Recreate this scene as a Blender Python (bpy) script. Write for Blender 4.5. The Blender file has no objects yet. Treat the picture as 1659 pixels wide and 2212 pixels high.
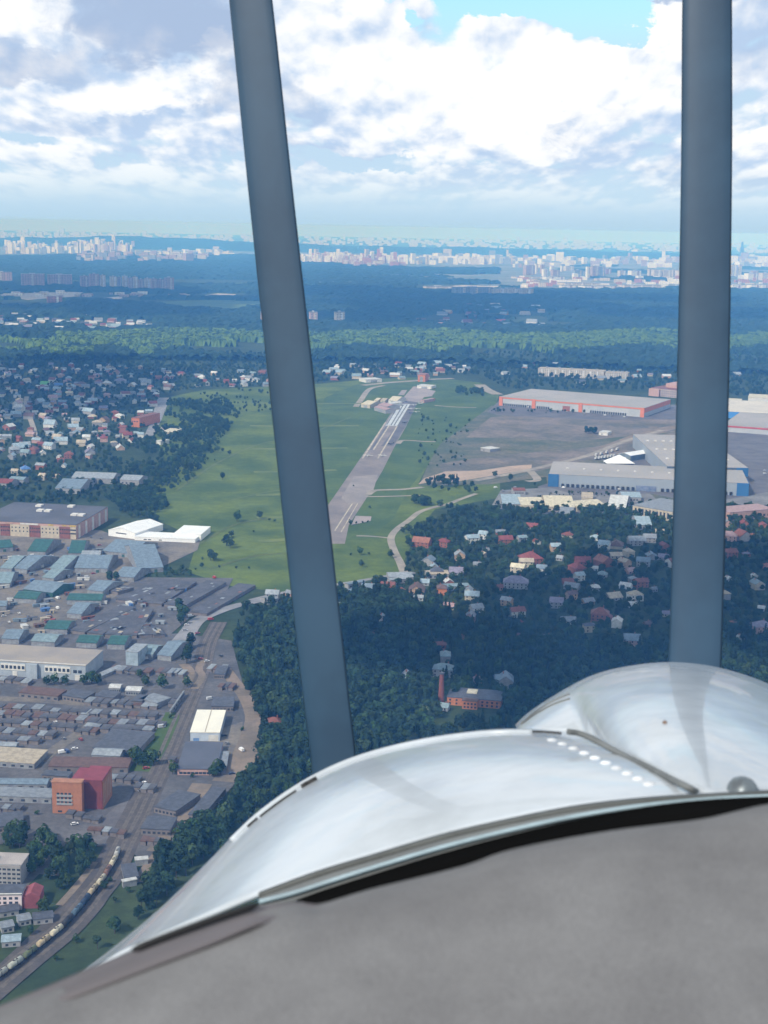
import bpy, bmesh, math, random
from mathutils import Vector, Matrix
import numpy as np
RX = math.radians
rnd = random.Random(11)
# ------------------------------------------------------------------ camera, world, sun, exposure
SC = bpy.context.scene
COL = SC.collection
F, CX, CY, H = 3000.0, 829.5, 1106.0, 350.0          # focal length and centre in plan pixels, altitude in metres
PITCH = math.atan((CY - 490.0) / F)
ROT = Matrix.Rotation(math.pi / 2 - PITCH, 3, 'X') @ Matrix.Rotation(RX(1.1), 3, 'Z')
CAM = Vector((0, 0, H))
cd = bpy.data.cameras.new('camera')
cam = bpy.data.objects.new('camera', cd)
COL.objects.link(cam)
cam.matrix_world = Matrix.Translation(CAM) @ ROT.to_4x4()
cd.sensor_fit = 'VERTICAL'; cd.sensor_height = 36.0; cd.sensor_width = 27.0
cd.lens = 36.0 * F / 2212.0
cd.clip_start = 0.05; cd.clip_end = 120000.0
cd.dof.use_dof = True; cd.dof.focus_distance = 900.0; cd.dof.aperture_fstop = cd.lens / 2.4
SC.camera = cam
SC.view_settings.view_transform = 'Standard'; SC.view_settings.look = 'None'
SC.view_settings.exposure = 0.0; SC.view_settings.gamma = 1.0
SC.render.engine = 'CYCLES'
SC.cycles.use_denoising = True
SC.cycles.max_bounces = 6; SC.cycles.diffuse_bounces = 2; SC.cycles.glossy_bounces = 3; SC.cycles.volume_bounces = 3
SC.cycles.transparent_max_bounces = 8

SUN = Vector((-0.50, -0.52, 0.69)).normalized()
HAZE = dict(density=1.08e-4, color=(0.12, 0.40, 1.0))

class NT:
    """small helper for node trees"""
    def __init__(s, tree): s.t = tree
    def n(s, typ, **kw):
        o = s.t.nodes.new(typ)
        for k, v in kw.items(): setattr(o, k, v)
        return o
    def put(s, sock, v):
        if hasattr(v, 'is_output') or isinstance(v, bpy.types.NodeSocket): s.t.links.new(v, sock)
        elif isinstance(v, (tuple, list)) and sock.type == 'RGBA' and len(v) == 3: sock.default_value = (*v, 1)
        else: sock.default_value = v
    def m(s, op, a, b=0.0, c=None, clamp=False):
        o = s.n('ShaderNodeMath', operation=op, use_clamp=clamp)
        s.put(o.inputs[0], a); s.put(o.inputs[1], b)
        if c is not None: s.put(o.inputs[2], c)
        return o.outputs[0]
    def vec(s, x, y, z=0.0):
        o = s.n('ShaderNodeCombineXYZ'); s.put(o.inputs[0], x); s.put(o.inputs[1], y); s.put(o.inputs[2], z)
        return o.outputs[0]
    def noise(s, v, scale, detail=4, rough=0.55, dist=0.0):
        o = s.n('ShaderNodeTexNoise'); s.put(o.inputs['Vector'], v)
        o.inputs['Scale'].default_value = scale; o.inputs['Detail'].default_value = detail
        o.inputs['Roughness'].default_value = rough; o.inputs['Distortion'].default_value = dist
        return o.outputs['Fac']
    def ss(s, v, a, b, lo=0.0, hi=1.0):
        o = s.n('ShaderNodeMapRange', interpolation_type='SMOOTHSTEP')
        s.put(o.inputs[0], v); o.inputs[1].default_value = a; o.inputs[2].default_value = b
        o.inputs[3].default_value = lo; o.inputs[4].default_value = hi
        return o.outputs[0]
    def mix(s, f, a, b):
        o = s.n('ShaderNodeMix', data_type='RGBA')
        s.put(o.inputs[0], f); s.put(o.inputs[6], a); s.put(o.inputs[7], b)
        return o.outputs[2]

world = bpy.data.worlds.new('World'); SC.world = world; world.use_nodes = True
def build_world():
    t = world.node_tree; t.nodes.clear(); N = NT(t)
    g = N.n('ShaderNodeTexCoord').outputs['Generated']
    sx = N.n('ShaderNodeSeparateXYZ'); t.links.new(g, sx.inputs[0])
    x, y, z = sx.outputs
    hyp = N.m('SQRT', N.m('ADD', N.m('MULTIPLY', x, x), N.m('MULTIPLY', y, y)))
    el = N.m('DIVIDE', z, N.m('MAXIMUM', hyp, 0.02))                       # tangent of elevation
    elp = N.m('MAXIMUM', el, 0.0)
    az = N.n('ShaderNodeMath', operation='ARCTAN2'); t.links.new(x, az.inputs[0]); t.links.new(y, az.inputs[1]); az = az.outputs[0]
    # clouds seen from the side: heaps that shrink towards the horizon
    le = N.m('LOGARITHM', N.m('ADD', elp, 0.045), math.e)
    wide = N.m('ADD', 4.6, N.m('DIVIDE', 0.30, N.m('ADD', elp, 0.05)))
    def field(du, dv):
        q = N.vec(N.m('ADD', N.m('MULTIPLY', az, wide), du), N.m('ADD', N.m('MULTIPLY', le, 1.25), dv), 2.3)
        n = N.noise(q, 1.7, 7, 0.54, 0.15)
        v = N.n('ShaderNodeTexVoronoi', feature='F1'); N.put(v.inputs['Vector'], q)
        v.inputs['Scale'].default_value = 4.2; v.inputs['Detail'].default_value = 2.0; v.inputs['Roughness'].default_value = 0.5
        return N.m('ADD', N.m('MULTIPLY', n, 0.92), N.m('MULTIPLY', N.m('SUBTRACT', 0.75, v.outputs['Distance']), 0.18))
    n1 = field(0.0, 0.0); n2 = field(-0.030, 0.085)
    fine = N.noise(N.vec(N.m('MULTIPLY', az, 30.0), N.m('MULTIPLY', elp, 42.0), 1.3), 1.0, 7, 0.6, 0.4)
    wob = N.m('SUBTRACT', fine, 0.5)
    wob2 = N.m('SUBTRACT', N.noise(N.vec(N.m('MULTIPLY', az, 14.0), N.m('MULTIPLY', elp, 26.0), 7.1), 1.0, 6, 0.6), 0.5)
    U = N.m('ADD', N.m('MULTIPLY', az, 3.0), N.m('MULTIPLY', wob, 0.26))       # thousands of plan pixels from the centre line
    V = N.m('ADD', N.m('MULTIPLY', el, 3.0), N.m('MULTIPLY', wob2, 0.26))      # thousands of plan pixels above the horizon
    front = N.ss(y, 0.3, 0.7)
    def blob(u, v, ru, rv):
        a = N.m('DIVIDE', N.m('SUBTRACT', U, u), ru); b = N.m('DIVIDE', N.m('SUBTRACT', V, v), rv)
        r = N.m('SQRT', N.m('ADD', N.m('MULTIPLY', a, a), N.m('MULTIPLY', b, b)))
        return N.ss(r, 1.05, 0.45)
    def acc(items):
        s = None
        for (px, py, rx, ry, k) in items:
            b = N.m('MULTIPLY', blob((px - CX) / 1000, (490 - py) / 1000, rx / 1000, ry / 1000), k)
            s = b if s is None else N.m('ADD', s, b)
        return N.m('MULTIPLY', s, front)
    blue = acc([(1080, 20, 260, 58, 1), (60, 0, 150, 40, 1), (1250, 60, 140, 45, .8), (1560, 30, 60, 60, .4), (880, 0, 120, 60, .6),
                (180, 345, 330, 26, .28), (760, 360, 380, 30, .5), (560, 300, 130, 60, .4), (60, 210, 170, 28, .35), (1250, 300, 200, 35, .35)])
    grey = acc([(330, 70, 280, 120, 1), (480, 120, 160, 90, .55), (90, 185, 210, 55, .7), (560, 240, 190, 90, .7), (1480, 5, 380, 42, 1.0), (1560, 110, 150, 110, .55), (250, 300, 330, 34, .42), (1150, 330, 330, 36, .38), (1250, 270, 160, 34, .45), (1500, 380, 200, 42, .5), (640, 350, 330, 40, .5), (840, 400, 900, 22, .3)])
    white = acc([(960, 190, 420, 130, .9), (60, 75, 150, 50, .75), (340, 255, 130, 32, 1.0), (770, 40, 110, 60, 1), (1390, 75, 70, 55, 1), (1640, 310, 90, 70, .7), (1230, 220, 240, 90, .7),
                 (900, 390, 130, 20, .6), (1150, 290, 70, 32, .8), (230, 385, 200, 20, .55), (1080, 270, 200, 70, .6), (450, 132, 30, 16, .9), (190, 175, 60, 30, .6)])
    dens = N.m('ADD', N.m('SUBTRACT', N.m('ADD', n1, N.m('MULTIPLY', white, 0.10)), N.m('MULTIPLY', blue, 0.42)), N.m('MULTIPLY', grey, 0.10))
    cover = N.ss(dens, 0.26, 0.40)
    lit = N.m('ADD', N.m('MULTIPLY', N.m('SUBTRACT', n1, n2), 3.6), 0.44)
    lit = N.m('ADD', lit, N.m('MULTIPLY', wob, 0.18))
    lit = N.m('SUBTRACT', N.m('ADD', lit, N.m('MULTIPLY', white, 0.30)), N.m('MULTIPLY', grey, 0.34), clamp=True)
    cloud = N.mix(N.ss(lit, -0.1, 0.80), (0.50, 0.66, 0.89), (1.04, 1.05, 1.06))
    cloud = N.mix(N.m('MULTIPLY', N.ss(N.m('ADD', grey, N.m('MULTIPLY', wob, 0.8)), 0.25, 1.1), 0.7), cloud, (0.38, 0.49, 0.70))
    hz = N.ss(elp, 0.0, 0.075)
    cloud = N.mix(N.ss(elp, 0.0, 0.06), (0.63, 0.80, 0.92), cloud)
    sky = N.n('ShaderNodeTexSky', sky_type='NISHITA')
    sky.sun_disc = False
    sky.sun_elevation = math.asin(SUN.z); sky.sun_rotation = math.atan2(SUN.x, SUN.y)
    sky.altitude = 350.0; sky.ozone_density = 1.5
    blu = N.n('ShaderNodeVectorMath', operation='MULTIPLY'); t.links.new(sky.outputs[0], blu.inputs[0]); blu.inputs[1].default_value = (0.15, 0.20, 0.19)
    clear = N.mix(N.m('MULTIPLY', N.ss(elp, 0.09, 0.17), 0.9), (0.55, 0.74, 0.92), blu.outputs[0])
    clear = N.mix(N.ss(elp, 0.05, 0.0), clear, (0.62, 0.80, 0.92))
    # thinner cover and darker cloud bases overhead
    over = N.ss(el, 0.22, 0.9)
    cover = N.m('MULTIPLY', cover, N.m('SUBTRACT', 1.0, N.m('MULTIPLY', over, 0.25)))
    cloud = N.mix(N.m('MULTIPLY', over, 0.75), cloud, (0.40, 0.46, 0.56))
    col = N.mix(cover, clear, cloud)
    col = N.mix(N.ss(el, 0.032, -0.003), col, (0.47, 0.68, 0.86))
    bg = N.n('ShaderNodeBackground'); t.links.new(col, bg.inputs[0]); bg.inputs[1].default_value = 1.0
    out = N.n('ShaderNodeOutputWorld'); t.links.new(bg.outputs[0], out.inputs[0])
build_world()
world.cycles.sampling_method = 'MANUAL'; world.cycles.sample_map_resolution = 512
sl = bpy.data.lights.new('sun', 'SUN'); sl.energy = 3.8; sl.angle = RX(0.6); sl.color = (1.0, 0.95, 0.87)
so = bpy.data.objects.new('sun', sl); COL.objects.link(so)
so.rotation_euler = SUN.to_track_quat('Z', 'Y').to_euler(); so.location = SUN * 2000

# ------------------------------------------------------------------ coordinates
def ray(px, py): return ROT @ Vector(((px - CX) / F, (CY - py) / F, -1.0))
def at(px, py, z=0.0):
    d = ray(px, py); return CAM + d * ((z - H) / d.z)
def near(px, py, depth):
    d = ray(px, py); return CAM + d * depth
def rise(top, base):
    b = at(*base); d = ray(*top)
    return H + d.z * math.hypot(b.x, b.y) / math.hypot(d.x, d.y)
def proj(p):
    v = ROT.transposed() @ (Vector(p) - CAM)
    return (CX + F * v.x / -v.z, CY - F * v.y / -v.z) if v.z < 0 else (-9999, -9999)
VIEW = {'A': (0, 777.7, 2.977), 'B': (0, 1101.7, 2.977), 'C': (0, 1425.7, 2.977), 'D': (0, 1749.8, 2.977), 'E': (550.8, 777.7, 3.012),
        'F': (550.8, 1166.5, 3.012), 'G': (1036.9, 777.7, 2.667), 'I': (1036.9, 1101.7, 2.667), 'S': (0, 453.6, 2.977), 'T': (550.8, 453.6, 2.977),
        'U': (1101.7, 453.6, 2.977), 'J': (0, 1801.6, 5.953), 'K': (712.9, 790.6, 6.396), 'L': (0, 810.1, 4.267), 'P': (0, 0, 1)}
def Z(r, *pts):
    x0, y0, k = VIEW[r]; out = [(x0 + a / k, y0 + b / k) for a, b in pts]
    return out if len(out) > 1 else out[0]

# ------------------------------------------------------------------ materials
MATS = {}
def mat(name, col, col2=None, scale=0.2, rough=0.8, spec=0.3, bump=0.0, metal=0.0, detail=4, coat=0.0, rand=0.0, lo=0.35, hi=0.65, bscale=None, fine=0.0, fscale=None):
    if name in MATS: return MATS[name]
    m = bpy.data.materials.new(name); m.use_nodes = True
    N = NT(m.node_tree); b = m.node_tree.nodes['Principled BSDF']
    b.inputs['Roughness'].default_value = rough; b.inputs['Specular IOR Level'].default_value = spec; b.inputs['Metallic'].default_value = metal
    b.inputs['Coat Weight'].default_value = coat
    if col2 is None: col2 = tuple(c * 0.72 for c in col)
    tc = N.n('ShaderNodeTexCoord').outputs['Object']
    f = N.ss(N.noise(tc, scale, detail, 0.6), lo, hi)
    c = N.mix(f, col2, col)
    if fine:
        f2 = N.noise(tc, fscale or scale * 9.0, 3, 0.7)
        c = N.mix(N.ss(f2, 0.35, 0.65, 0.0, fine), c, tuple(v * 0.35 for v in col2))
    if rand:
        r = N.n('ShaderNodeObjectInfo').outputs['Random']
        hs = N.n('ShaderNodeHueSaturation'); N.put(hs.inputs['Color'], c)
        N.put(hs.inputs['Value'], N.m('ADD', N.m('MULTIPLY', r, rand * 2), 1.0 - rand))
        N.put(hs.inputs['Hue'], N.m('ADD', N.m('MULTIPLY', N.m('FRACT', N.m('MULTIPLY', r, 7.3)), rand * 0.12), 0.5 - rand * 0.06))
        c = hs.outputs[0]
    N.put(b.inputs['Base Color'], c)
    if bump:
        bp = N.n('ShaderNodeBump'); bp.inputs['Strength'].default_value = bump; bp.inputs['Distance'].default_value = 1.0 / (bscale or scale) * 0.15
        N.put(bp.inputs['Height'], N.noise(tc, bscale or scale * 3, 4, 0.65)); N.put(b.inputs['Normal'], bp.outputs[0])
    MATS[name] = m
    return m
def facade(name, wall, win, fw=3.2, fh=3.0, wall2=None, ww=0.45, wh=0.5):
    """wall with rows of windows, laid out in metres along the wall"""
    if name in MATS: return MATS[name]
    m = bpy.data.materials.new(name); m.use_nodes = True
    N = NT(m.node_tree); b = m.node_tree.nodes['Principled BSDF']; b.inputs['Roughness'].default_value = 0.75
    tc = N.n('ShaderNodeTexCoord').outputs['Object']; s = N.n('ShaderNodeSeparateXYZ'); N.put(s.inputs[0], tc)
    h = N.m('ADD', s.outputs[0], s.outputs[1])
    a = N.m('LESS_THAN', N.m('ABSOLUTE', N.m('SUBTRACT', N.m('FRACT', N.m('DIVIDE', h, fw)), 0.5)), ww / 2)
    c = N.m('LESS_THAN', N.m('ABSOLUTE', N.m('SUBTRACT', N.m('FRACT', N.m('DIVIDE', s.outputs[2], fh)), 0.5)), wh / 2)
    base = N.mix(N.ss(N.noise(tc, 0.06, 3), 0.4, 0.6), wall, wall2 or tuple(v * 0.8 for v in wall))
    N.put(b.inputs['Base Color'], N.mix(N.m('MULTIPLY', a, c), base, win))
    MATS[name] = m
    return m
RC = {'red': (.26, .07, .06), 'rust': (.24, .085, .06), 'orange': (.34, .14, .09), 'brown': (.16, .095, .08), 'grey': (.26, .29, .33), 'dark grey': (.10, .11, .14),
      'white': (.66, .67, .66), 'pale blue': (.34, .44, .51), 'blue': (.10, .22, .50), 'green': (.045, .135, .125), 'beige': (.50, .43, .33), 'pink': (.45, .30, .30), 'bright green': (.2, .55, .2),
      'blue grey': (.20, .27, .34), 'teal': (.24, .33, .37), 'lilac': (.26, .24, .33), 'cream': (.68, .62, .47), 'yellow': (.62, .45, .12), 'silver': (.34, .38, .42)}
WC = {'cream': (.52, .46, .36), 'white': (.66, .65, .62), 'brick': (.30, .12, .08), 'yellow': (.60, .42, .18), 'grey': (.32, .32, .33), 'tan': (.48, .33, .22), 'pink': (.50, .32, .28), 'orange': (.55, .20, .09), 'blue': (.15, .27, .5), 'brown': (.2, .12, .08)}
def roofm(c): return mat('roof ' + c, RC[c], tuple(v * .68 for v in RC[c]), 0.35, 0.6, 0.4, fine=0.25)
def wallm(c): return mat('wall ' + c, WC[c], tuple(v * .8 for v in WC[c]), 0.3, 0.85)
GLASS = mat('window glass', (.03, .04, .055), (.05, .06, .08), 0.5, 0.15, 0.5)
DARK = mat('dark rubber', (.012, .012, .013), None, 3, 0.7)

# ------------------------------------------------------------------ mesh and object helpers
class MB:
    def __init__(s): s.v = []; s.f = []
    def add(s, vs, fs):
        k = len(s.v); s.v += [tuple(v) for v in vs]; s.f += [tuple(i + k for i in f) for f in fs]; return s
    def box(s, x0, x1, y0, y1, z0, z1):
        return s.add([(x0, y0, z0), (x1, y0, z0), (x1, y1, z0), (x0, y1, z0), (x0, y0, z1), (x1, y0, z1), (x1, y1, z1), (x0, y1, z1)],
                     [(3, 2, 1, 0), (4, 5, 6, 7), (0, 1, 5, 4), (1, 2, 6, 5), (2, 3, 7, 6), (3, 0, 4, 7)])
    def prism(s, poly, z0, z1):
        n = len(poly)
        return s.add([(a, b, z0) for a, b in poly] + [(a, b, z1) for a, b in poly],
                     [tuple(range(n - 1, -1, -1)), tuple(range(n, 2 * n))] + [(i, (i + 1) % n, n + (i + 1) % n, n + i) for i in range(n)])
    def tube(s, pts, radii, n=8, cap=True, up=Vector((0, 0, 1))):
        k = len(pts); vs = []
        for i, p in enumerate(pts):
            t = (Vector(pts[min(i + 1, k - 1)]) - Vector(pts[max(i - 1, 0)])).normalized()
            a = t.cross(up); a = a.normalized() if a.length > 1e-4 else Vector((1, 0, 0)); b = a.cross(t).normalized()
            r = radii[i] if isinstance(radii, (list, tuple)) else radii
            vs += [Vector(p) + (a * math.cos(2 * math.pi * j / n) + b * math.sin(2 * math.pi * j / n)) * r for j in range(n)]
        fs = [(i * n + j, i * n + (j + 1) % n, (i + 1) * n + (j + 1) % n, (i + 1) * n + j) for i in range(k - 1) for j in range(n)]
        if cap: fs += [tuple(range(n - 1, -1, -1)), tuple(range((k - 1) * n, k * n))]
        return s.add(vs, fs)
    def gable(s, x0, x1, y0, y1, z0, z1, t=0.25, o=0.5):
        """two roof slabs, ridge along x, with overhang o and thickness t"""
        ym = (y0 + y1) / 2; X0, X1 = x0 - o, x1 + o; k = (z1 - z0) / (ym - y0); ze = z0 - o * k
        P = [(y0 - o, ze), (ym, z1), (y1 + o, ze), (y1 + o, ze + t), (ym, z1 + t * 1.1), (y0 - o, ze + t)]
        vs = [(X0, a, b) for a, b in P] + [(X1, a, b) for a, b in P]
        return s.add(vs, [(0, 1, 4, 5), (1, 2, 3, 4), (11, 10, 7, 6), (10, 9, 8, 7)] + [(i, i + 6, (i + 1) % 6 + 6, (i + 1) % 6) for i in range(6)])
    def hip(s, x0, x1, y0, y1, z0, z1, o=0.5):
        ym = (y0 + y1) / 2; d = min((y1 - y0) / 2, (x1 - x0) / 2 * .95); X0, X1, Y0, Y1 = x0 - o, x1 + o, y0 - o, y1 + o
        return s.add([(X0, Y0, z0), (X1, Y0, z0), (X1, Y1, z0), (X0, Y1, z0), (X0, Y0, z0 + .25), (X1, Y0, z0 + .25), (X1, Y1, z0 + .25), (X0, Y1, z0 + .25), (x0 + d, ym, z1), (x1 - d, ym, z1)],
                     [(3, 2, 1, 0), (0, 1, 5, 4), (1, 2, 6, 5), (2, 3, 7, 6), (3, 0, 4, 7), (4, 5, 9, 8), (5, 6, 9), (6, 7, 8, 9), (7, 4, 8)])
    def gwall(s, x0, x1, y0, y1, z0, z1, zr):
        ym = (y0 + y1) / 2; P = [(y0, z0), (y1, z0), (y1, z1), (ym, zr), (y0, z1)]
        return s.add([(x0, a, b) for a, b in P] + [(x1, a, b) for a, b in P], [(4, 3, 2, 1, 0), (5, 6, 7, 8, 9)] + [(i, (i + 1) % 5, (i + 1) % 5 + 5, i + 5) for i in range(5)])
    def mesh(s, name):
        me = bpy.data.meshes.new(name); me.from_pydata(s.v, [], s.f); me.update()
        bm = bmesh.new(); bm.from_mesh(me); bmesh.ops.recalc_face_normals(bm, faces=bm.faces); bm.to_mesh(me); bm.free()
        return me
    def obj(s, name, m, parent=None, smooth=False):
        me = s.mesh(name); me.materials.append(m)
        if smooth: me.polygons.foreach_set('use_smooth', [True] * len(me.polygons))
        return link(name, me, parent)
def link(name, data, parent=None):
    o = bpy.data.objects.new(name, data); COL.objects.link(o)
    if parent is not None: o.parent = parent
    return o
THINGS = []
def tag(o, label, cat, group=None, px=None):
    o['label'] = label; o['category'] = cat
    if group: o['group'] = group
    THINGS.append(o)
    return o
def thing(name, label, cat, loc, rz=0.0, group=None):
    o = link(name, None); o.location = loc; o.rotation_euler = (0, 0, rz); o.empty_display_size = 2
    return tag(o, label, cat, group)
def structure(o): o['kind'] = 'structure'; return o
def stuff(o): o['kind'] = 'stuff'; return o
def dup(root, loc, rz, label=None, scale=None):
    r = root.copy(); COL.objects.link(r); r.location = loc; r.rotation_euler = (0, 0, rz)
    if scale: r.scale = (scale,) * 3
    if label: r['label'] = label
    THINGS.append(r)
    for ch in root.children:
        c = ch.copy(); COL.objects.link(c); c.parent = r
        for g in ch.children:
            d = g.copy(); COL.objects.link(d); d.parent = c
    return r
LAYER = [0.0]
def sheet(name, pts, m, z=None):
    """a flat sheet on the ground from plan points"""
    if z is None: LAYER[0] += 0.008; z = LAYER[0]
    bm = bmesh.new(); c = [at(*p) for p in pts]
    bm.faces.new([bm.verts.new((p.x, p.y, z)) for p in c]); bmesh.ops.triangulate(bm, faces=bm.faces)
    bmesh.ops.recalc_face_normals(bm, faces=bm.faces)
    if bm.faces and sum(f.normal.z for f in bm.faces) < 0: bmesh.ops.reverse_faces(bm, faces=bm.faces)
    me = bpy.data.meshes.new(name); bm.to_mesh(me); bm.free(); me.materials.append(m)
    return structure(link(name, me))
def spline(pts, n=8):
    P = [Vector(p) for p in pts]; P = [P[0] * 2 - P[1]] + P + [P[-1] * 2 - P[-2]]; out = []
    for i in range(1, len(P) - 2):
        a, b, c, d = P[i - 1:i + 3]
        for k in range(n):
            t = k / n; out.append(.5 * (2 * b + (c - a) * t + (2 * a - 5 * b + 4 * c - d) * t * t + (3 * b - a - 3 * c + d) * t ** 3))
    return out + [P[-2]]
def ribbon(name, pts, width, m, z=None, smooth=True, off=0.0):
    if z is None: LAYER[0] += 0.008; z = LAYER[0]
    c = [at(*p) for p in pts]; c = spline(c) if smooth else c
    vs = []; n = len(c)
    for i, p in enumerate(c):
        t = (c[min(i + 1, n - 1)] - c[max(i - 1, 0)]).normalized(); s = Vector((t.y, -t.x, 0))
        w = width if not isinstance(width, (list, tuple)) else width[0] + (width[1] - width[0]) * i / (n - 1)
        vs += [(p + s * (off - w / 2)).to_tuple()[:2] + (z,), (p + s * (off + w / 2)).to_tuple()[:2] + (z,)]
    me = bpy.data.meshes.new(name); me.from_pydata(vs, [], [(2 * i, 2 * i + 1, 2 * i + 3, 2 * i + 2) for i in range(n - 1)]); me.update(); me.materials.append(m)
    return structure(link(name, me))

# ------------------------------------------------------------------ ground and setting
gm = mat('rough ground', (.060, .085, .036), (.035, .058, .030), 0.012, 0.95, 0.1, 0.0, detail=8, fine=0.35)
me = bpy.data.meshes.new('ground'); me.from_pydata([(-26000, -4000, 0), (26000, -4000, 0), (26000, 46000, 0), (-26000, 46000, 0)], [], [(0, 1, 2, 3)]); me.materials.append(gm)
structure(link('ground', me))
meadow = mat('meadow grass', (.135, .180, .036), (.064, .104, .026), 0.009, 0.95, 0.1, detail=9, fine=0.22)
meadow_b = mat('mown airfield grass', (.098, .145, .040), (.062, .105, .034), 0.012, 0.95, 0.1, detail=9, fine=0.2)
asph = mat('asphalt', (.16, .155, .165), (.115, .11, .12), 0.03, 0.85, detail=8, fine=0.25)
oldrun = mat('worn runway', (.26, .225, .21), (.18, .16, .16), 0.018, 0.85, detail=9, fine=0.15)
conc = mat('pale concrete', (.52, .56, .58), (.42, .46, .49), 0.05, 0.8, detail=6)
yard = mat('trodden yard', (.235, .205, .17), (.135, .13, .13), 0.03, 0.9, detail=8, fine=0.3)
yard_d = mat('garage yard', (.145, .140, .145), (.090, .092, .104), 0.03, 0.9, detail=8, fine=0.3)
dirt = mat('bare grey earth', (.25, .205, .18), (.12, .12, .10), 0.012, 0.95, detail=10, fine=0.4)
dirt_g = mat('weedy earth', (.17, .155, .115), (.080, .105, .065), 0.014, 0.95, detail=10, fine=0.4)
sand = mat('sandy earth', (.27, .21, .165), (.17, .145, .12), 0.04, 0.95, detail=7, fine=0.2)
path = mat('gravel path', (.34, .30, .25), (.24, .22, .19), 0.05, 0.95, detail=6)
ballast = mat('rail ballast', (.125, .11, .105), (.085, .078, .078), 0.08, 0.95, detail=7, fine=0.3)
cityground = mat('city ground', (.26, .27, .27), (.12, .16, .12), 0.002, 0.95, detail=8, fine=0.4)

sheet('city_ground', Z('P', (-900, 570), (-900, 516), (2600, 578), (2600, 650), (1659, 636), (1100, 622), (800, 588), (500, 566)), cityground, 0.3)
sheet('meadow', Z('P', (345, 862), (440, 842), (560, 836), (690, 829), (800, 819), (915, 814), (1035, 826), (1078, 850), (1062, 905), (1015, 945), (925, 1003), (902, 1048),
               (1080, 1040), (1080, 1075), (940, 1100), (905, 1140), (860, 1240), (760, 1264), (640, 1282), (500, 1266), (405, 1236), (428, 1165), (330, 1118), (300, 1060), (385, 1020), (330, 960)), meadow)
sheet('airfield_grass', Z('P', (700, 860), (790, 822), (915, 815), (1035, 827), (1076, 850), (1060, 905), (1012, 945), (925, 1003), (880, 1060), (850, 1120), (800, 1160), (720, 1170), (660, 1165), (650, 1050), (680, 960)), meadow_b)
sheet('dirt_field', Z('P', (950, 960), (1062, 876), (1160, 880), (1420, 905), (1580, 925), (1659, 935), (1659, 1100), (1190, 1100), (1180, 1030), (1060, 1046), (905, 1050), (925, 1003)), dirt_g)
sheet('bare_field', Z('G', (-80, 445), (60, 330), (330, 318), (900, 335), (1240, 345), (1310, 400), (1100, 415), (830, 440), (560, 470), (200, 450)), dirt)
sheet('bare_field', Z('G', (-240, 600), (0, 560), (330, 530), (660, 500), (1100, 420), (1280, 420), (1040, 590), (620, 575), (330, 640), (0, 680), (-200, 670)), dirt)
sheet('sand_strip', Z('E', (1060, 810), (1100, 770), (1240, 725), (1460, 720), (1659, 690), (1800, 680), (1800, 712), (1640, 735), (1440, 770), (1290, 795), (1150, 790)), mat('pale sandy earth', (.46, .34, .26), (.34, .27, .21), 0.02, 0.95, detail=8, fine=.2))
sheet('sand_strip', Z('G', (640, 520), (850, 440), (1080, 380), (1200, 370), (1050, 420), (830, 480)), sand)
sheet('depot_yard', Z('G', (330, 730), (420, 700), (1100, 480), (1320, 400), (1900, 420), (1900, 860), (1300, 830), (980, 770), (560, 790), (380, 790)), asph)
sheet('works_yard', Z('G', (60, 850), (120, 750), (400, 735), (560, 780), (980, 770), (1060, 840), (1280, 830), (1659, 760), (1900, 780), (1900, 900), (1300, 930), (880, 900), (400, 890)), mat('works concrete', (.25, .25, .25), (.16, .16, .165), 0.03, 0.9, detail=7, fine=0.3))
sheet('orange_depot_yard', Z('G', (40, 300), (110, 235), (1250, 260), (1260, 340), (700, 345), (100, 318)), asph)
# runway, apron, taxiways
sheet('runway', Z('E', (296, 1197), (585, 1196), (610, 1075), (725, 900), (830, 720), (905, 570), (985, 430), (1045, 300), (1075, 250), (945, 255), (850, 400), (705, 612), (520, 880)), oldrun)
sheet('runway_asphalt', Z('E', (820, 560), (900, 560), (985, 425), (1045, 300), (1070, 255), (945, 258), (1010, 292), (925, 428)), asph)
sheet('runway_concrete', Z('E', (848, 427), (925, 429), (1010, 286), (930, 290)), conc)
LAYER[0] += 0.008
sheet('runway_lane', Z('E', (745, 585), (775, 585), (876, 430), (852, 428)), asph)
for a, b in (((700, 640), (850, 405)), ((800, 640), (925, 430)), ((770, 585), (873, 425))):
    ribbon('runway_line', Z('E', a, b), 2.6, mat('faded line paint', (.52, .47, .36), (.34, .30, .26), 0.06, 0.8), smooth=False)
for a, b in (((858, 420), (936, 292)), ((885, 424), (965, 292)), ((905, 426), (990, 290))):
    ribbon('runway_lane', Z('E', a, b), 2.2, asph, smooth=False)
ribbon('runway_line', Z('E', (520, 1110), (720, 800)), 1.6, mat('faded line paint', (.5, .5, .5)), smooth=False)
ribbon('runway_line', Z('E', (560, 1120), (745, 800)), 1.2, mat('faded line paint', (.5, .5, .5)), smooth=False)
sheet('runway_patch', Z('E', (560, 900), (640, 760), (800, 745), (770, 850), (690, 930), (610, 940)), mat('pale runway patch', (.30, .265, .25), (.22, .20, .195), 0.02, 0.85, detail=9))
sheet('apron', Z('E', (950, 262), (1030, 172), (1130, 174), (1140, 196), (1176, 202), (1150, 236), (1100, 242), (1075, 275)), mat('apron concrete', (.33, .285, .275), (.25, .22, .225), 0.02, 0.85, detail=7))
sheet('apron_pad', Z('E', (930, 228), (955, 196), (990, 196), (970, 228)), mat('apron concrete', (.3, .3, .3)))
sheet('taxiway', Z('E', (625, 1078), (655, 1014), (758, 1018), (752, 1048), (640, 1072)), mat('apron concrete', (.3, .3, .3)))
ribbon('taxiway', Z('E', (730, 880), (780, 850), (870, 845), (960, 842), (1095, 828)), 9, path)
ribbon('path', Z('E', (720, 890), (850, 888), (1000, 884), (1090, 882)), 6, path)
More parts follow.
